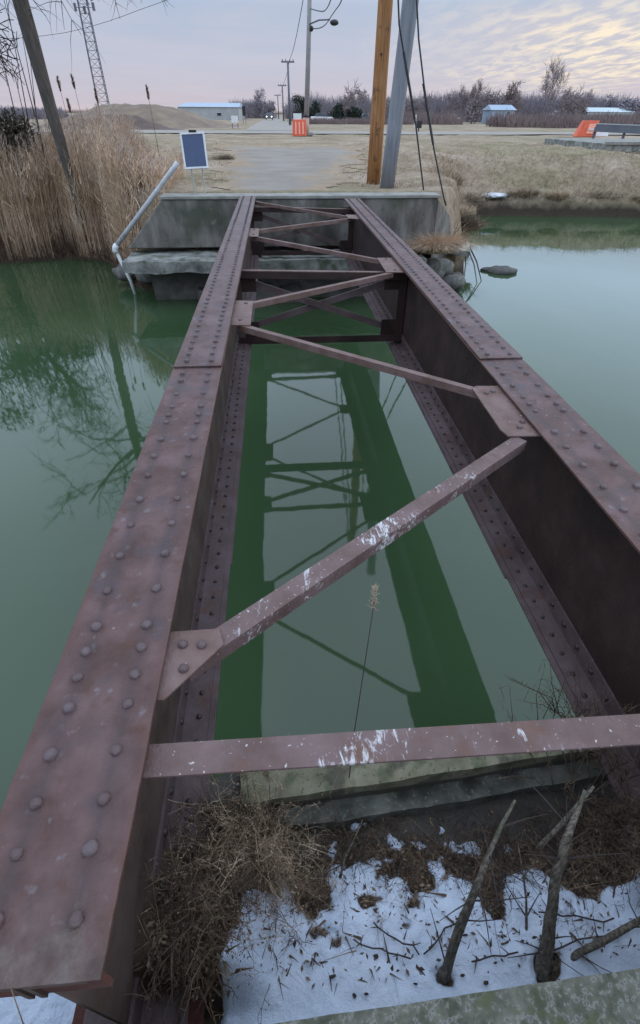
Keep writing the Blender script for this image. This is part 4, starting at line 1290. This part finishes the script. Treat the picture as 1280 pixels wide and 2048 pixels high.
# leaning tree on the left, crown mostly above the frame
lt = empty('leaning_tree', (-4.66, 15.6, -1.35), 'grey tree trunk leaning left out of the reeds with bare drooping twigs', 'tree')
tp = [Vector((.04, 0, -.1)), Vector((.02, 0, 1.1)), Vector((-.04, -.02, 2.6)), Vector((-.06, -.04, 4.0)), Vector((-.10, -.05, 5.4)), Vector((-.05, -.1, 6.5)), Vector((.2, -.1, 8.2))]
MB().tube(tp, [.10, .11, .14, .165, .16, .13, .09], 14).build('trunk', M['bark'], lt, True)
MB().tube([tp[4] + Vector((0, 0, .2)), Vector((-.9, -.3, 6.1)), Vector((-2.2, -.6, 7.6))], [.10, .08, .04], 8).build('limb', M['bark'], lt, True)
cr = MB()
rr = random.Random(12)
def twigs(p, d, ln, r, lv, droop):
    pts = [p]; q = p.copy(); dd = d.copy()
    for i in range(5):
        dd = (dd + Vector((rr.uniform(-1, 1), rr.uniform(-1, 1), rr.uniform(-1, 1))) * .22 + Vector((0, 0, -droop))).normalized()
        q = q + dd * ln / 5; pts.append(q.copy())
    cr.tube(pts, [r, r * .85, r * .7, r * .55, r * .42, r * .3], 4, False)
    if lv >= 3: return
    for i in range(4):
        j = rr.randint(1, 4)
        nd_ = (dd * .5 + Vector((rr.uniform(-1, 1), rr.uniform(-1, 1), rr.uniform(-.6, .6)))).normalized()
        twigs(pts[j], nd_, ln * rr.uniform(.45, .7), r * .5, lv + 1, droop * 1.2)
for (z, dx, dy, ln, r) in [(5.2, 1.0, .3, 3.8, .04), (4.9, .95, -.3, 2.6, .05), (5.3, .8, .4, 2.8, .05), (5.8, .9, -.6, 2.8, .05), (6.3, -.6, -.5, 2.8, .05), (5.2, -.9, .2, 3.0, .05), (6.8, .7, .1, 3.0, .045),
                           (7.4, -.5, .5, 2.8, .04), (7.8, .4, -.5, 2.6, .04), (6.0, -.9, -.7, 3.2, .05), (4.7, -.8, -.5, 2.4, .04)]:
    twigs(Vector((-.2, -.05, z)), Vector((dx, dy, .45)), ln, r, 0, .06)
o = cr.build('crown', M['twig'], lt)
# second trunk further left
st = empty('second_tree', (-8.6, 18.6, -.3), 'bare tree at the upper left corner with thin twigs reaching in', 'tree')
tk, c2 = bare_tree_mesh(77, 8.5, .75, 5, .15, .012, (3, 4), .25, .3, .05)
tk.build('trunk', M['bark'], st, True); c2.build('crown', M['twig'], st)

# dark vine-clad bush at the left edge
vb = empty('dark_bush', (-7.45, 16.4, -1.3), 'dark leafy bush with bare stems at the left edge beside the reeds', 'bush')
g_ = random.Random(5)
cs = [(g_.uniform(-1.9, 1.5), g_.uniform(-1.0, 1.0), g_.uniform(.9, 4.2), g_.uniform(.35, .75)) for _ in range(30)]
cs = [c for c in cs if c[0] < 1.5 - max(0, (c[2] - 2.8)) * 1.1]
V, F = leaf_cloud(15000, cs, .055, 8)
np_obj('foliage', V, F, M['ivy'], vb)
mb = MB()
for i in range(60):
    a = Vector((g_.uniform(-2.0, 2.0), g_.uniform(-1, .6), 0)); b = a + Vector((g_.uniform(-.7, .7), g_.uniform(-.4, .4), g_.uniform(2.2, 5.0)))
    c_ = a.lerp(b, .5) + Vector((g_.uniform(-.25, .25), 0, 0))
    mb.tube([a, c_, b], [.022, .014, .006], 4, False)
mb.build('stems', M['twig'], vb).name = 'stem'

# ------------------------------------------------------------------ reeds and grass
def blades(x, y, z, h, lean, ang, wd_, segs=3, curve=.5, face=None, seed=0):
    """ribbon blades as quads; returns V, F"""
    n = len(x)
    g = np.random.default_rng(seed)
    fa = g.uniform(0, np.pi, n) if face is None else face
    ax = np.cos(fa); ay = np.sin(fa)
    dx = np.cos(ang); dy = np.sin(ang)
    rows = []
    for i in range(segs + 1):
        t = i / segs
        off = lean * h * (t ** (1 + curve))
        hh = h * (t - .35 * lean * t ** 2)
        ww = wd_ * (1 - t * .85)
        cx_ = x + dx * off; cy_ = y + dy * off; cz_ = z + hh
        rows.append(np.stack([cx_ - ax * ww, cy_ - ay * ww, cz_], 1))
        rows.append(np.stack([cx_ + ax * ww, cy_ + ay * ww, cz_], 1))
    V = np.stack(rows, 1).reshape(-1, 3)
    k = 2 * (segs + 1)
    b = (np.arange(n) * k)[:, None]
    F = np.concatenate([b + np.array([2 * i, 2 * i + 1, 2 * i + 3, 2 * i + 2]) for i in range(segs)], 0)
    return V, F


def join(parts):
    Vs = []; Fs = []; k = 0
    for V, F in parts:
        Vs.append(V); Fs.append(F + k); k += len(V)
    return np.concatenate(Vs), np.concatenate(Fs)


g = np.random.default_rng(21)
n = 15000
x = g.uniform(-11.5, -1.75, n)
y = shore(x) + .10 + g.random(n) ** 1.3 * 3.6
dens = fbm(x * 1.3, y * .9, 3)
right_fall = smooth((-2.0 - x) / 1.2)
keep = (dens > .36) & (g.random(n) < .25 + .75 * right_fall) & (y > 12.45)
x, y = x[keep], y[keep]; n = len(x)
z = land(x, y)
ztop = (.15 + 1.10 * smooth((-2.0 - x) / 1.5) - .35 * smooth((-5.2 - x) / 1.0)) + (y - 15) * .02
h = np.maximum(.5, (ztop - z)) * (.70 + .42 * fbm(x * 1.1 + 7, y * 1.1, 3)) * g.uniform(.62, 1.10, n)
ang = g.normal(.35, .9, n)
rv_, rf_ = blades(x, y, z - .05, h, g.uniform(.03, .22, n), ang, g.uniform(.004, .009, n), 4, .6, seed=1)
# leaves hanging off the stems
m_ = 42000
i_ = g.integers(0, n, m_)
t_ = g.uniform(.15, .9, m_)
lx = x[i_] + np.cos(ang[i_]) * .1 * h[i_] * t_ ** 1.6 + g.normal(0, .015, m_); ly = y[i_] + np.sin(ang[i_]) * .1 * h[i_] * t_ ** 1.6
lv, lf = blades(lx, ly, z[i_] + h[i_] * t_ * .95, g.uniform(.14, .42, m_), g.uniform(.3, 1.3, m_), g.uniform(0, 6.28, m_), g.uniform(.005, .011, m_), 2, .4, seed=2)
V, F = join([(rv_, rf_), (lv, lf)])
np_obj('reeds', V, F, M['reed'], kind='stuff', label='tall dry reeds on the left bank')
# feathery plumes in the mass
sel = g.random(n) < .16
px_ = x[sel] + np.cos(ang[sel]) * .13 * h[sel]; py_ = y[sel] + np.sin(ang[sel]) * .13 * h[sel]; pz_ = (z + h * .93)[sel]
k_ = 16
q = len(px_)
X_ = np.repeat(px_, k_) + g.normal(0, .018, q * k_); Y_ = np.repeat(py_, k_) + g.normal(0, .018, q * k_); Z_ = np.repeat(pz_, k_) + g.uniform(-.13, .12, q * k_)
V, F = blades(X_, Y_, Z_, g.uniform(.05, .12, q * k_), g.uniform(.2, .9, q * k_), g.normal(.4, .8, q * k_), g.uniform(.005, .010, q * k_), 1, .3, seed=3)
np_obj('reed_tops', V, F, M['plume'], kind='stuff', label='feathery seed tops of the reeds')
# dark tangled bases at the waterline
n = 9000
x = g.uniform(-11, -2.4, n); y = shore(x) + g.uniform(.0, 1.3, n)
V, F = blades(x, y, land(x, y) - .03, g.uniform(.2, .85, n), g.uniform(.2, 1.4, n), g.uniform(0, 6.28, n), g.uniform(.004, .010, n), 3, .5, seed=4)
np_obj('reed_litter', V, F, M['reed_dark'], kind='stuff', label='dark reddish tangle at the foot of the reeds')

# single tall plumes standing against the sky
PLM = [(-2.26, 15.0, 1.66, 'reed plume standing alone above the dirt mound'), (-4.25, 15.2, 1.80, 'dark reed plume just right of the leaning trunk, the highest there'),
       (-3.98, 15.4, 1.85, 'reed plume second to the right of the leaning trunk'), (-3.45, 15.1, 1.60, 'reed plume against the foot of the lattice tower'), (-4.05, 14.9, 1.42, 'short dark reed plume between the trunk and the tower')]
for i, (px_, py_, pz_, lab) in enumerate(PLM):
    zz = float(land(np.array([px_]), np.array([py_]))[0])
    r_ = empty('reed_stalk', (px_, py_, zz), lab, 'reed', 'reed plumes above the skyline')
    H = pz_ - zz
    MB().tube([(0.05, 0, -.05), (.02, 0, H * .6), (0, 0, H)], [.008, .006, .004], 4, False).build('stem', M['reed_dark'], r_)
    k_ = 110
    tt = g.random(k_)
    V, F = blades(g.normal(0, .010, k_), g.normal(0, .010, k_), H - .14 + tt * .24, g.uniform(.05, .11, k_) * (1.2 - tt * .6), g.uniform(.1, .6, k_), g.uniform(0, 6.28, k_), g.uniform(.006, .012, k_), 2, .3, seed=40 + i)
    np_obj('plume', V, F, M['reed_dark'], r_)

# short dead grass over the near part of the far field, longer and drooping on the right bank
def grass(name, n, xr, yr, hr, lean, wd_, material, seed, cond, lab):
    g = np.random.default_rng(seed)
    x = g.uniform(xr[0], xr[1], n); y = yr[0] + (yr[1] - yr[0]) * g.random(n) ** 1.6
    k = cond(x, y, g)
    x, y = x[k], y[k]; n = len(x)
    V, F = blades(x, y, land(x, y) - .01, g.uniform(hr[0], hr[1], n) * (.5 + fbm(x * 1.1, y * 1.1, 3)), g.uniform(lean[0], lean[1], n), g.normal(-1.3, 1.3, n), g.uniform(wd_ * .5, wd_ * 1.4, n), 2, .5, seed=seed)
    return np_obj(name, V, F, material, kind='stuff', label=lab)
def on_track(x, y):
    return (x > np.interp(y, pys, cL) - .1) & (x < np.interp(y, pys, cR) + .1) & (y < 33)
grass('field_grass', 60000, (-9, 24), (12.5, 34), (.04, .13), (.2, 1.3), .006, M['tuft'], 31,
      lambda x, y, g: (~on_track(x, y)) & (y > shore(x) + 1.0) & (fbm(x * .6 + 3, y * .6, 4) > .42), 'short dead grass of the far field')
def bankc(x, y, g):
    d = y - shore(x)
    return (d > .12) & (d < 4.5) & (x > 4.7) & (g.random(len(x)) < 1.1 - d * .2) & (fbm(x * 1.2, y * 1.2, 3) > .34)
grass('bank_grass', 60000, (4.7, 20), (12.7, 27), (.15, .38), (.5, 1.6), .007, M['tuft'], 32, bankc, 'long drooping dead grass on the right bank')
grass('bank_fringe', 9000, (4.8, 20), (12.7, 23.5), (.15, .40), (.6, 1.8), .007, M['reed_dark'], 33, lambda x, y, g: (y - shore(x) > .02) & (y - shore(x) < .55), 'dark wet grass fringe along the right waterline')
# grass tuft hanging over the rocks beside the abutment
def tuft(name, c, n, rad, h, material, seed, label, cat='grass', lean=(.4, 1.5), ang=(0, 6.28), wd_=.004, down=0):
    g = np.random.default_rng(seed)
    a = g.uniform(0, 6.28, n); r = rad * g.random(n) ** .6
    V, F = blades(r * np.cos(a), r * np.sin(a) * .6, np.zeros(n) - .02, g.uniform(h * .4, h, n), g.uniform(lean[0], lean[1], n), g.uniform(ang[0], ang[1], n), g.uniform(wd_ * .6, wd_ * 1.4, n), 4, .7, seed=seed)
    o = np_obj(name, V, F, material, label=label, cat=cat)
    o.location = c
    return o
tuft('grass_tuft', (3.95, 11.7, -1.0), 4200, .50, .60, M['reed'], 51, 'pale dry grass tuft overhanging the rocks right of the far abutment', lean=(.6, 1.9), ang=(-2.6, -.6), wd_=.005)
tuft('grass_clump', (5.9, 17.6, -.35), 900, .32, .45, M['weed'], 52, 'brown grass clump on the right bank above the snow patch')
tuft('grass_clump', (-1.35, 22.6, -.05), 700, .45, .30, M['weed_dark'], 53, 'dark brown clump beside the gravel track right of the blue panel')
tuft('grass_clump', (5.4, 14.6, -.95), 900, .45, .40, M['weed_dark'], 54, 'dark overhanging clump at the right bank below the snow patch')
for i, (x, y, z, a, b, lab) in enumerate([(9.45, 23.15, -1.26, .55, .45, 'patch of old snow low on the right bank above the waterline')]):
    MB().blob((0, 0, 0), (a, b, .09), 5, 24, 8, .28).build('snow_patch', M['snowm'], None, True, loc=(x, y, z), label=lab, cat='snow patch')

_bk = random.Random(17)
LB = ['dark tussock at the waterline nearest the abutment on the right bank', 'second dark tussock along the right bank waterline', 'broad tussock overhanging the right bank below the snow patch', 'low brown tussock on the right bank slope right of the snow patch', 'brown tussock midway along the right bank lip', 'tan tussock near the right edge of the frame on the bank lip', 'dark tussock at the far right end of the bank waterline', 'small tan tussock high on the right bank slope', 'brown tussock on the slope below the road bridge deck', 'reddish tussock left of the snow patch on the right bank']
for i, (x, dd) in enumerate([(5.6, .5), (6.4, .7), (8.6, .5), (10.6, .6), (12.0, .45), (14.0, .7), (15.6, .4)]):
    y = float(shore(np.array([x]))[0]) + dd
    z = float(land(np.array([x]), np.array([y]))[0])
    tuft('grass_clump', (x, y, z), 900, _bk.uniform(.45, .8), _bk.uniform(.35, .6), M[['weed', 'tan_weed', 'tuft'][i % 3]], 200 + i, LB[i], lean=(.5, 1.8), wd_=.008)

# ------------------------------------------------------------------ brush, saplings, reed in the near pit
def nz(x, y): return float(pit_h(np.array([x]), np.array([y]))[0])
def scatter(name, n, fn, hr, lean, wd_, material, seed, lab, segs=4, curve=.6):
    g = np.random.default_rng(seed)
    x, y = fn(g, n)
    z = pit_h(x, np.clip(y, 0, .89))
    n = len(x)
    V, F = blades(x, y, z - .01, g.uniform(hr[0], hr[1], n), g.uniform(lean[0], lean[1], n), g.uniform(0, 6.28, n), g.uniform(wd_ * .5, wd_ * 1.5, n), segs, curve, seed=seed)
    return np_obj(name, V, F, material, kind='stuff', label=lab)
def weeds(name, roots, hr, material, seed, lab, nb=9, wd_=.0013, leaf=.006, bend=.9):
    """loose broken weed plants: a bent stem, side sprigs and shrivelled leaves"""
    rr = random.Random(seed)
    parts = []; mb = MB()
    LV = []; LF = []
    def ribbon(pts, wd0, wd1):
        a = rr.uniform(0, 6.28); ax = Vector((math.cos(a), math.sin(a), rr.uniform(-.4, .4))).normalized()
        vs = []; n = len(pts)
        for i, p in enumerate(pts):
            ww = wd0 + (wd1 - wd0) * i / (n - 1)
            vs += [p - ax * ww, p + ax * ww]
        mb.add(vs, [(2 * i, 2 * i + 1, 2 * i + 3, 2 * i + 2) for i in range(n - 1)])
    def rnd(s_=1): return Vector((rr.uniform(-1, 1), rr.uniform(-1, 1), rr.uniform(-1, 1))) * s_
    for (x, y) in roots:
        if float(pit_cover(np.array([x]), np.array([y]))[0]) > .6 and rr.random() < .85: continue
        z = float(pit_h(np.array([x]), np.array([min(y, .86)]))[0])
        h = rr.uniform(*hr)
        d = Vector((rr.gauss(-.05, .45), rr.gauss(-.25, .40), 1)).normalized()
        p = Vector((x, y, z - .01)); pts = [p.copy()]
        k = 6
        for i in range(k):
            d = (d + rnd(.30) + Vector((0, -.05, -.12 * bend * i / 2))).normalized()
            p = p + d * h / k
            pts.append(p.copy())
        ribbon(pts, wd_, wd_ * .5)
        for b in range(nb):
            j = rr.randint(1, k - 1)
            q = pts[j].lerp(pts[j + 1], rr.random()); dd = (rnd() + Vector((0, 0, .2))).normalized(); ln = rr.uniform(.02, .085)
            pp = [q.copy()]
            for i in range(3):
                dd = (dd + rnd(.5)).normalized(); q = q + dd * ln / 3; pp.append(q.copy())
            ribbon(pp, wd_ * .6, wd_ * .3)
            for i in (1, 2, 3):
                if rr.random() < .6:
                    c = pp[i]; a = rnd().normalized() * leaf * rr.uniform(.5, 1.6); b_ = rnd().normalized() * leaf * rr.uniform(.3, .7)
                    mb.add([c, c + a * .5 + b_, c + a * 1.3, c + a * .5 - b_ * .6], [(0, 1, 2, 3)])
    V = [tuple(v) for v in mb.v]
    return np_obj(name, np.array(V), np.array(mb.f), material, kind='stuff', label=lab)
_g = np.random.default_rng(99)
def roots_in(n, cx_, cy_, sx_, sy_, lo=.27, hi=.85):
    return list(zip(_g.normal(cx_, sx_, n), np.clip(_g.normal(cy_, sy_, n), lo, hi)))
weeds('weed_tangle', roots_in(420, .30, .62, .11, .16), (.05, .24), M['weed_dark'], 71, 'dark dead undergrowth beside the left girder', 9, .0015, .007, 1.4)
weeds('dry_weeds', roots_in(330, .36, .66, .085, .13), (.10, .36), M['weed'], 61, 'loose dry brown weeds beside the left girder', 10, .0013, .006, 1.0)
weeds('tan_weeds', roots_in(280, .40, .75, .07, .06), (.16, .48), M['tan_weed'], 62, 'taller tan weeds standing against the end of the ledge', 9, .0014, .006, .35)
weeds('brown_brush', list(zip(_g.uniform(.62, 2.3, 420), _g.uniform(.56, .83, 420))), (.06, .26), M['weed_dark'], 72, 'brown dead brush along the foot of the ledge', 9, .0015, .008, 1.3)
weeds('brown_sprigs', list(zip(_g.uniform(.60, 2.3, 130), _g.uniform(.50, .82, 130))), (.06, .22), M['weed'], 73, 'paler dead sprigs along the foot of the ledge', 8, .0012, .006, 1.2)
weeds('dark_brush', list(zip(_g.uniform(1.15, 2.3, 330), _g.uniform(.52, .84, 330))), (.15, .38), M['twig'], 64, 'dark tangled brush under the right girder', 8, .0014, .004, .8)
def litter(g, n):
    x = g.uniform(.05, 2.6, n); y = g.uniform(.30, .85, n)
    k = (pit_cover(x, y) < .35) | (g.random(n) < .05)
    return x[k], y[k]
scatter('leaf_litter', 22000, litter, (.012, .045), (.6, 2.6), .0060, M['weed_dark'], 63, 'dead leaves and twigs on the soil of the near pit', 2, .5)
scatter('leaf_litter', 2200, litter, (.02, .12), (.8, 2.6), .0016, M['weed'], 67, 'pale dead stalks on the soil of the near pit', 3, .5)
_x = _g.uniform(.05, 2.4, 26000); _y = _g.uniform(.28, .86, 26000)
_k = (pit_cover(_x, _y) < .45) | (_g.random(26000) < .035)
_x, _y = _x[_k], _y[_k]; _n = len(_x)
for _m, _a, _b in (('weed_dark', 0, .6), ('weed', .6, .85), ('sapling', .85, 1.0)):
    q0, q1 = int(_n * _a), int(_n * _b)
    X_, Y_ = _x[q0:q1], _y[q0:q1]
    Z_ = pit_h(X_, Y_) + _g.random(q1 - q0) ** 2 * .035 + .002
    P_ = np.stack([X_, Y_, Z_], 1)
    k_ = len(P_)
    a_ = _g.normal(size=(k_, 3)); a_[:, 2] *= .45; a_ /= np.linalg.norm(a_, axis=1)[:, None]
    b_ = _g.normal(size=(k_, 3)); b_[:, 2] *= .6; b_ -= a_ * (a_ * b_).sum(1)[:, None]; b_ /= np.linalg.norm(b_, axis=1)[:, None]
    s__ = _g.uniform(.004, .013, k_)[:, None]
    V = np.stack([P_ - a_ * s__, P_ + b_ * s__ * .5, P_ + a_ * s__ * 1.1, P_ - b_ * s__ * .45], 1).reshape(-1, 3)
    np_obj('dead_leaves', V, np.arange(4 * k_).reshape(-1, 4), M[_m], kind='stuff', label='layer of small dead leaves over the soil of the near pit')
# thin bare stems rising in front of the right girder
mb = MB(); g_ = random.Random(9)
for i in range(75):
    a = Vector((min(1.98, g_.gauss(1.86, .13)), g_.uniform(.72, 1.18), -1.0)); d = Vector((g_.gauss(-.10, .13), g_.uniform(-.15, .2), g_.uniform(.10, .42)))
    for q in range(5):
        b_ = a + d * g_.uniform(.3, 1); e_ = Vector((g_.uniform(-1, 1), g_.uniform(-1, 1), g_.uniform(-.2, .8))) * g_.uniform(.03, .09)
        mb.tube([b_, b_ + e_ * .6 + Vector((0, 0, .01)), b_ + e_], [.0014, .001, .0006], 3, False)
    mb.tube([a, a + d * .5 + Vector((g_.uniform(-.04, .04), 0, .03)), a + d + Vector((g_.uniform(-.06, .06), 0, 0))], [.0026, .0018, .0008], 4, False)
mb.build('bramble_stems', M['weed_dark'], None, kind='stuff', label='thin bare bramble stems before the right girder')

def sapling(pts, rad, lab, seed, side=5, nm='sapling', mt='sapling', twl=(.06, .22)):
    s_ = empty(nm, pts[0], lab, 'sapling')
    P = [Vector(p) - Vector(pts[0]) for p in pts]
    rr = random.Random(seed)
    Q = []
    for a, b in zip(P[:-1], P[1:]):
        for t in (0, .33, .66):
            Q.append(a.lerp(b, t) + Vector((rr.uniform(-1, 1), rr.uniform(-1, 1), 0)) * rad[0] * .25)
    Q.append(P[-1])
    rd = [np.interp(i / (len(Q) - 1), np.linspace(0, 1, len(rad)), rad) * rr.uniform(.92, 1.08) for i in range(len(Q))]
    rd[0] *= 1.25
    MB().tube(Q, rd, 10).build('trunk', M[mt], s_, True)
    for i in range(side):
        p = Q[rr.randint(1, len(Q) - 2)]
        d = Vector((rr.uniform(-1, 1), rr.uniform(-1, 1), rr.uniform(-.3, .8))).normalized() * rr.uniform(*twl)
        mid = p + d * .5 + Vector((0, 0, rr.uniform(-.02, .02)))
        MB().tube([p, mid, p + d], [.003, .002, .001], 4, False).build('branch', M['twig'], s_)
    return s_
sapling([(1.03, .275, -1.13), (1.07, .36, -.88), (1.12, .45, -.66), (1.27, .62, -.48)], [.020, .016, .012, .0045], 'middle sapling rising from the snow, left of the thicker split one', 1, 14)
sapling([(1.385, .25, -1.12), (1.40, .34, -.95), (1.41, .44, -.76), (1.42, .51, -.58), (1.53, .64, -.50)], [.027, .022, .018, .014, .006], 'thickest sapling with split pale bark, right of the middle one', 2, 16)
sapling([(1.40, .55, -.75), (1.46, .585, -.62), (1.575, .655, -.515)], [.008, .009, .005], 'pale second stem pressed against the thickest sapling', 8, 2)
sapling([(1.42, .275, -1.08), (1.52, .30, -1.02), (1.74, .36, -.94), (2.1, .45, -.86)], [.014, .012, .011, .009], 'greenish branch leaning right from the foot of the thickest sapling', 3, 9)
sapling([(.70, .60, -1.06), (.72, .64, -.98), (.80, .74, -.90)], [.006, .004, .002], 'thin twig sapling between the snow and the grey step', 4, 4)
sapling([(1.36, .33, -1.1), (1.37, .45, -.95), (1.35, .58, -.80)], [.006, .004, .002], 'slender stem just right of the thickest sapling', 5, 4)
# twigs lying on the snow
TW = [((.72, .40), (.92, .33), 'dark curved twig on the snow left of the middle sapling'), ((.98, .34), (1.17, .47), 'straight twig slanting up from the middle sapling foot'), ((.80, .44), (.96, .35), 'short twig on the snow behind the curved one'),
      ((1.14, .31), (1.30, .315), 'dark twig lying left of the thickest sapling'), ((1.40, .32), (1.78, .36), 'long dark twig lying along the snow at the right edge'), ((1.42, .42), (1.70, .38), 'thin twig crossing the snow above the greenish branch')]
for i, (a, b, lab) in enumerate(TW):
    rr = random.Random(i)
    n_ = 6; P = []
    for k in range(n_ + 1):
        t = k / n_
        x_ = a[0] + (b[0] - a[0]) * t + rr.uniform(-.008, .008); y_ = a[1] + (b[1] - a[1]) * t + rr.uniform(-.008, .008)
        P.append((x_, y_, nz(x_, y_) + .012 + rr.uniform(0, .012)))
    t_ = MB().tube(P, .0028, 5).build('fallen_twig', M['twig'], None, label=lab, cat='twig', group='twigs on the snow')
    for k in (1, 3, 5):
        p = Vector(P[k]); MB().tube([p, p + Vector((rr.uniform(-.03, .03), rr.uniform(-.03, .03), .012))], [.002, .001], 4, False).build('side_twig', M['twig'], t_)
rr = random.Random(4)
for i in range(8):
    x_, y_ = rr.uniform(.6, 1.25), rr.uniform(.24, .42)
    MB().blob((0, 0, 0), (rr.uniform(.005, .012), rr.uniform(.003, .007), .0035), i, 7, 5, .4).build('dead_leaf', M['twig'], None, loc=(x_, y_, nz(x_, y_) + .006), cat='leaf', group='dead leaves on the snow',
        label='small dark curled leaf lying on the snow near the saplings')
# reed in front, with its own plume
fr_ = empty('lone_reed', (.76, .93, -1.1), 'single reed with pale plume rising in front of the water between the girders', 'reed')
MB().tube([(-.005, 0, -.12), (.01, 0, .01), (.03, .07, .42), (.08, .19, 1.02), (.086, .205, 1.10)], [.0028, .0026, .0022, .0016, .0012], 6).build('stem', M['twig'], fr_, True)
k_ = 90
g = np.random.default_rng(77)
tt = g.random(k_)
V, F = blades(.082 + g.normal(0, .004, k_), .20 + g.normal(0, .004, k_), 1.01 + tt * .13, g.uniform(.015, .035, k_) * (1.2 - tt * .5), g.uniform(.2, 1.0, k_), g.uniform(0, 6.28, k_), g.uniform(.0012, .003, k_), 2, .3, seed=78)
np_obj('plume', V, F, M['tuft'], fr_)
# tall weed heads poking up between the left girder and the strut
for i, (x_, y_, h_, lab) in enumerate([(.335, .86, .55, 'brown seed-headed weed rising above the near strut beside the left girder'), (.42, .88, .42, 'shorter pale weed stem right of the seed-headed one')]):
    w_ = empty('tall_weed', (x_, y_, -1.05), lab, 'weed')
    MB().tube([(0, 0, -.05), (.008, .01, h_ * .5), (.0, .03, h_)], [.002, .0016, .001], 5).build('stem', M['weed'], w_)
    V, F = blades(g.normal(0, .005, 120), .02 + g.normal(0, .005, 120), h_ * .45 + g.random(120) * h_ * .55, g.uniform(.015, .05, 120), g.uniform(.3, 1.2, 120), g.uniform(0, 6.28, 120), g.uniform(.001, .002, 120), 2, .3, seed=80 + i)
    np_obj('seed_head', V, F, M['weed'], w_)
# dry stalks at the bottom left, leaning over the girder end
MB().tube([(-.03, .13, -.36), (-.015, .165, -.12), (.0, .21, .05)], [.0016, .0013, .0007], 5).build('dry_stalk', M['weed'], None, label='thin reddish stalk crossing the near end of the left girder', cat='stalk')
MB().tube([(.10, .30, -.98), (.12, .36, -.90), (.17, .42, -.83)], [.003, .0025, .001], 5).build('dry_stalk', M['weed'], None, label='curved pale stalk beside the web of the left girder', cat='stalk')
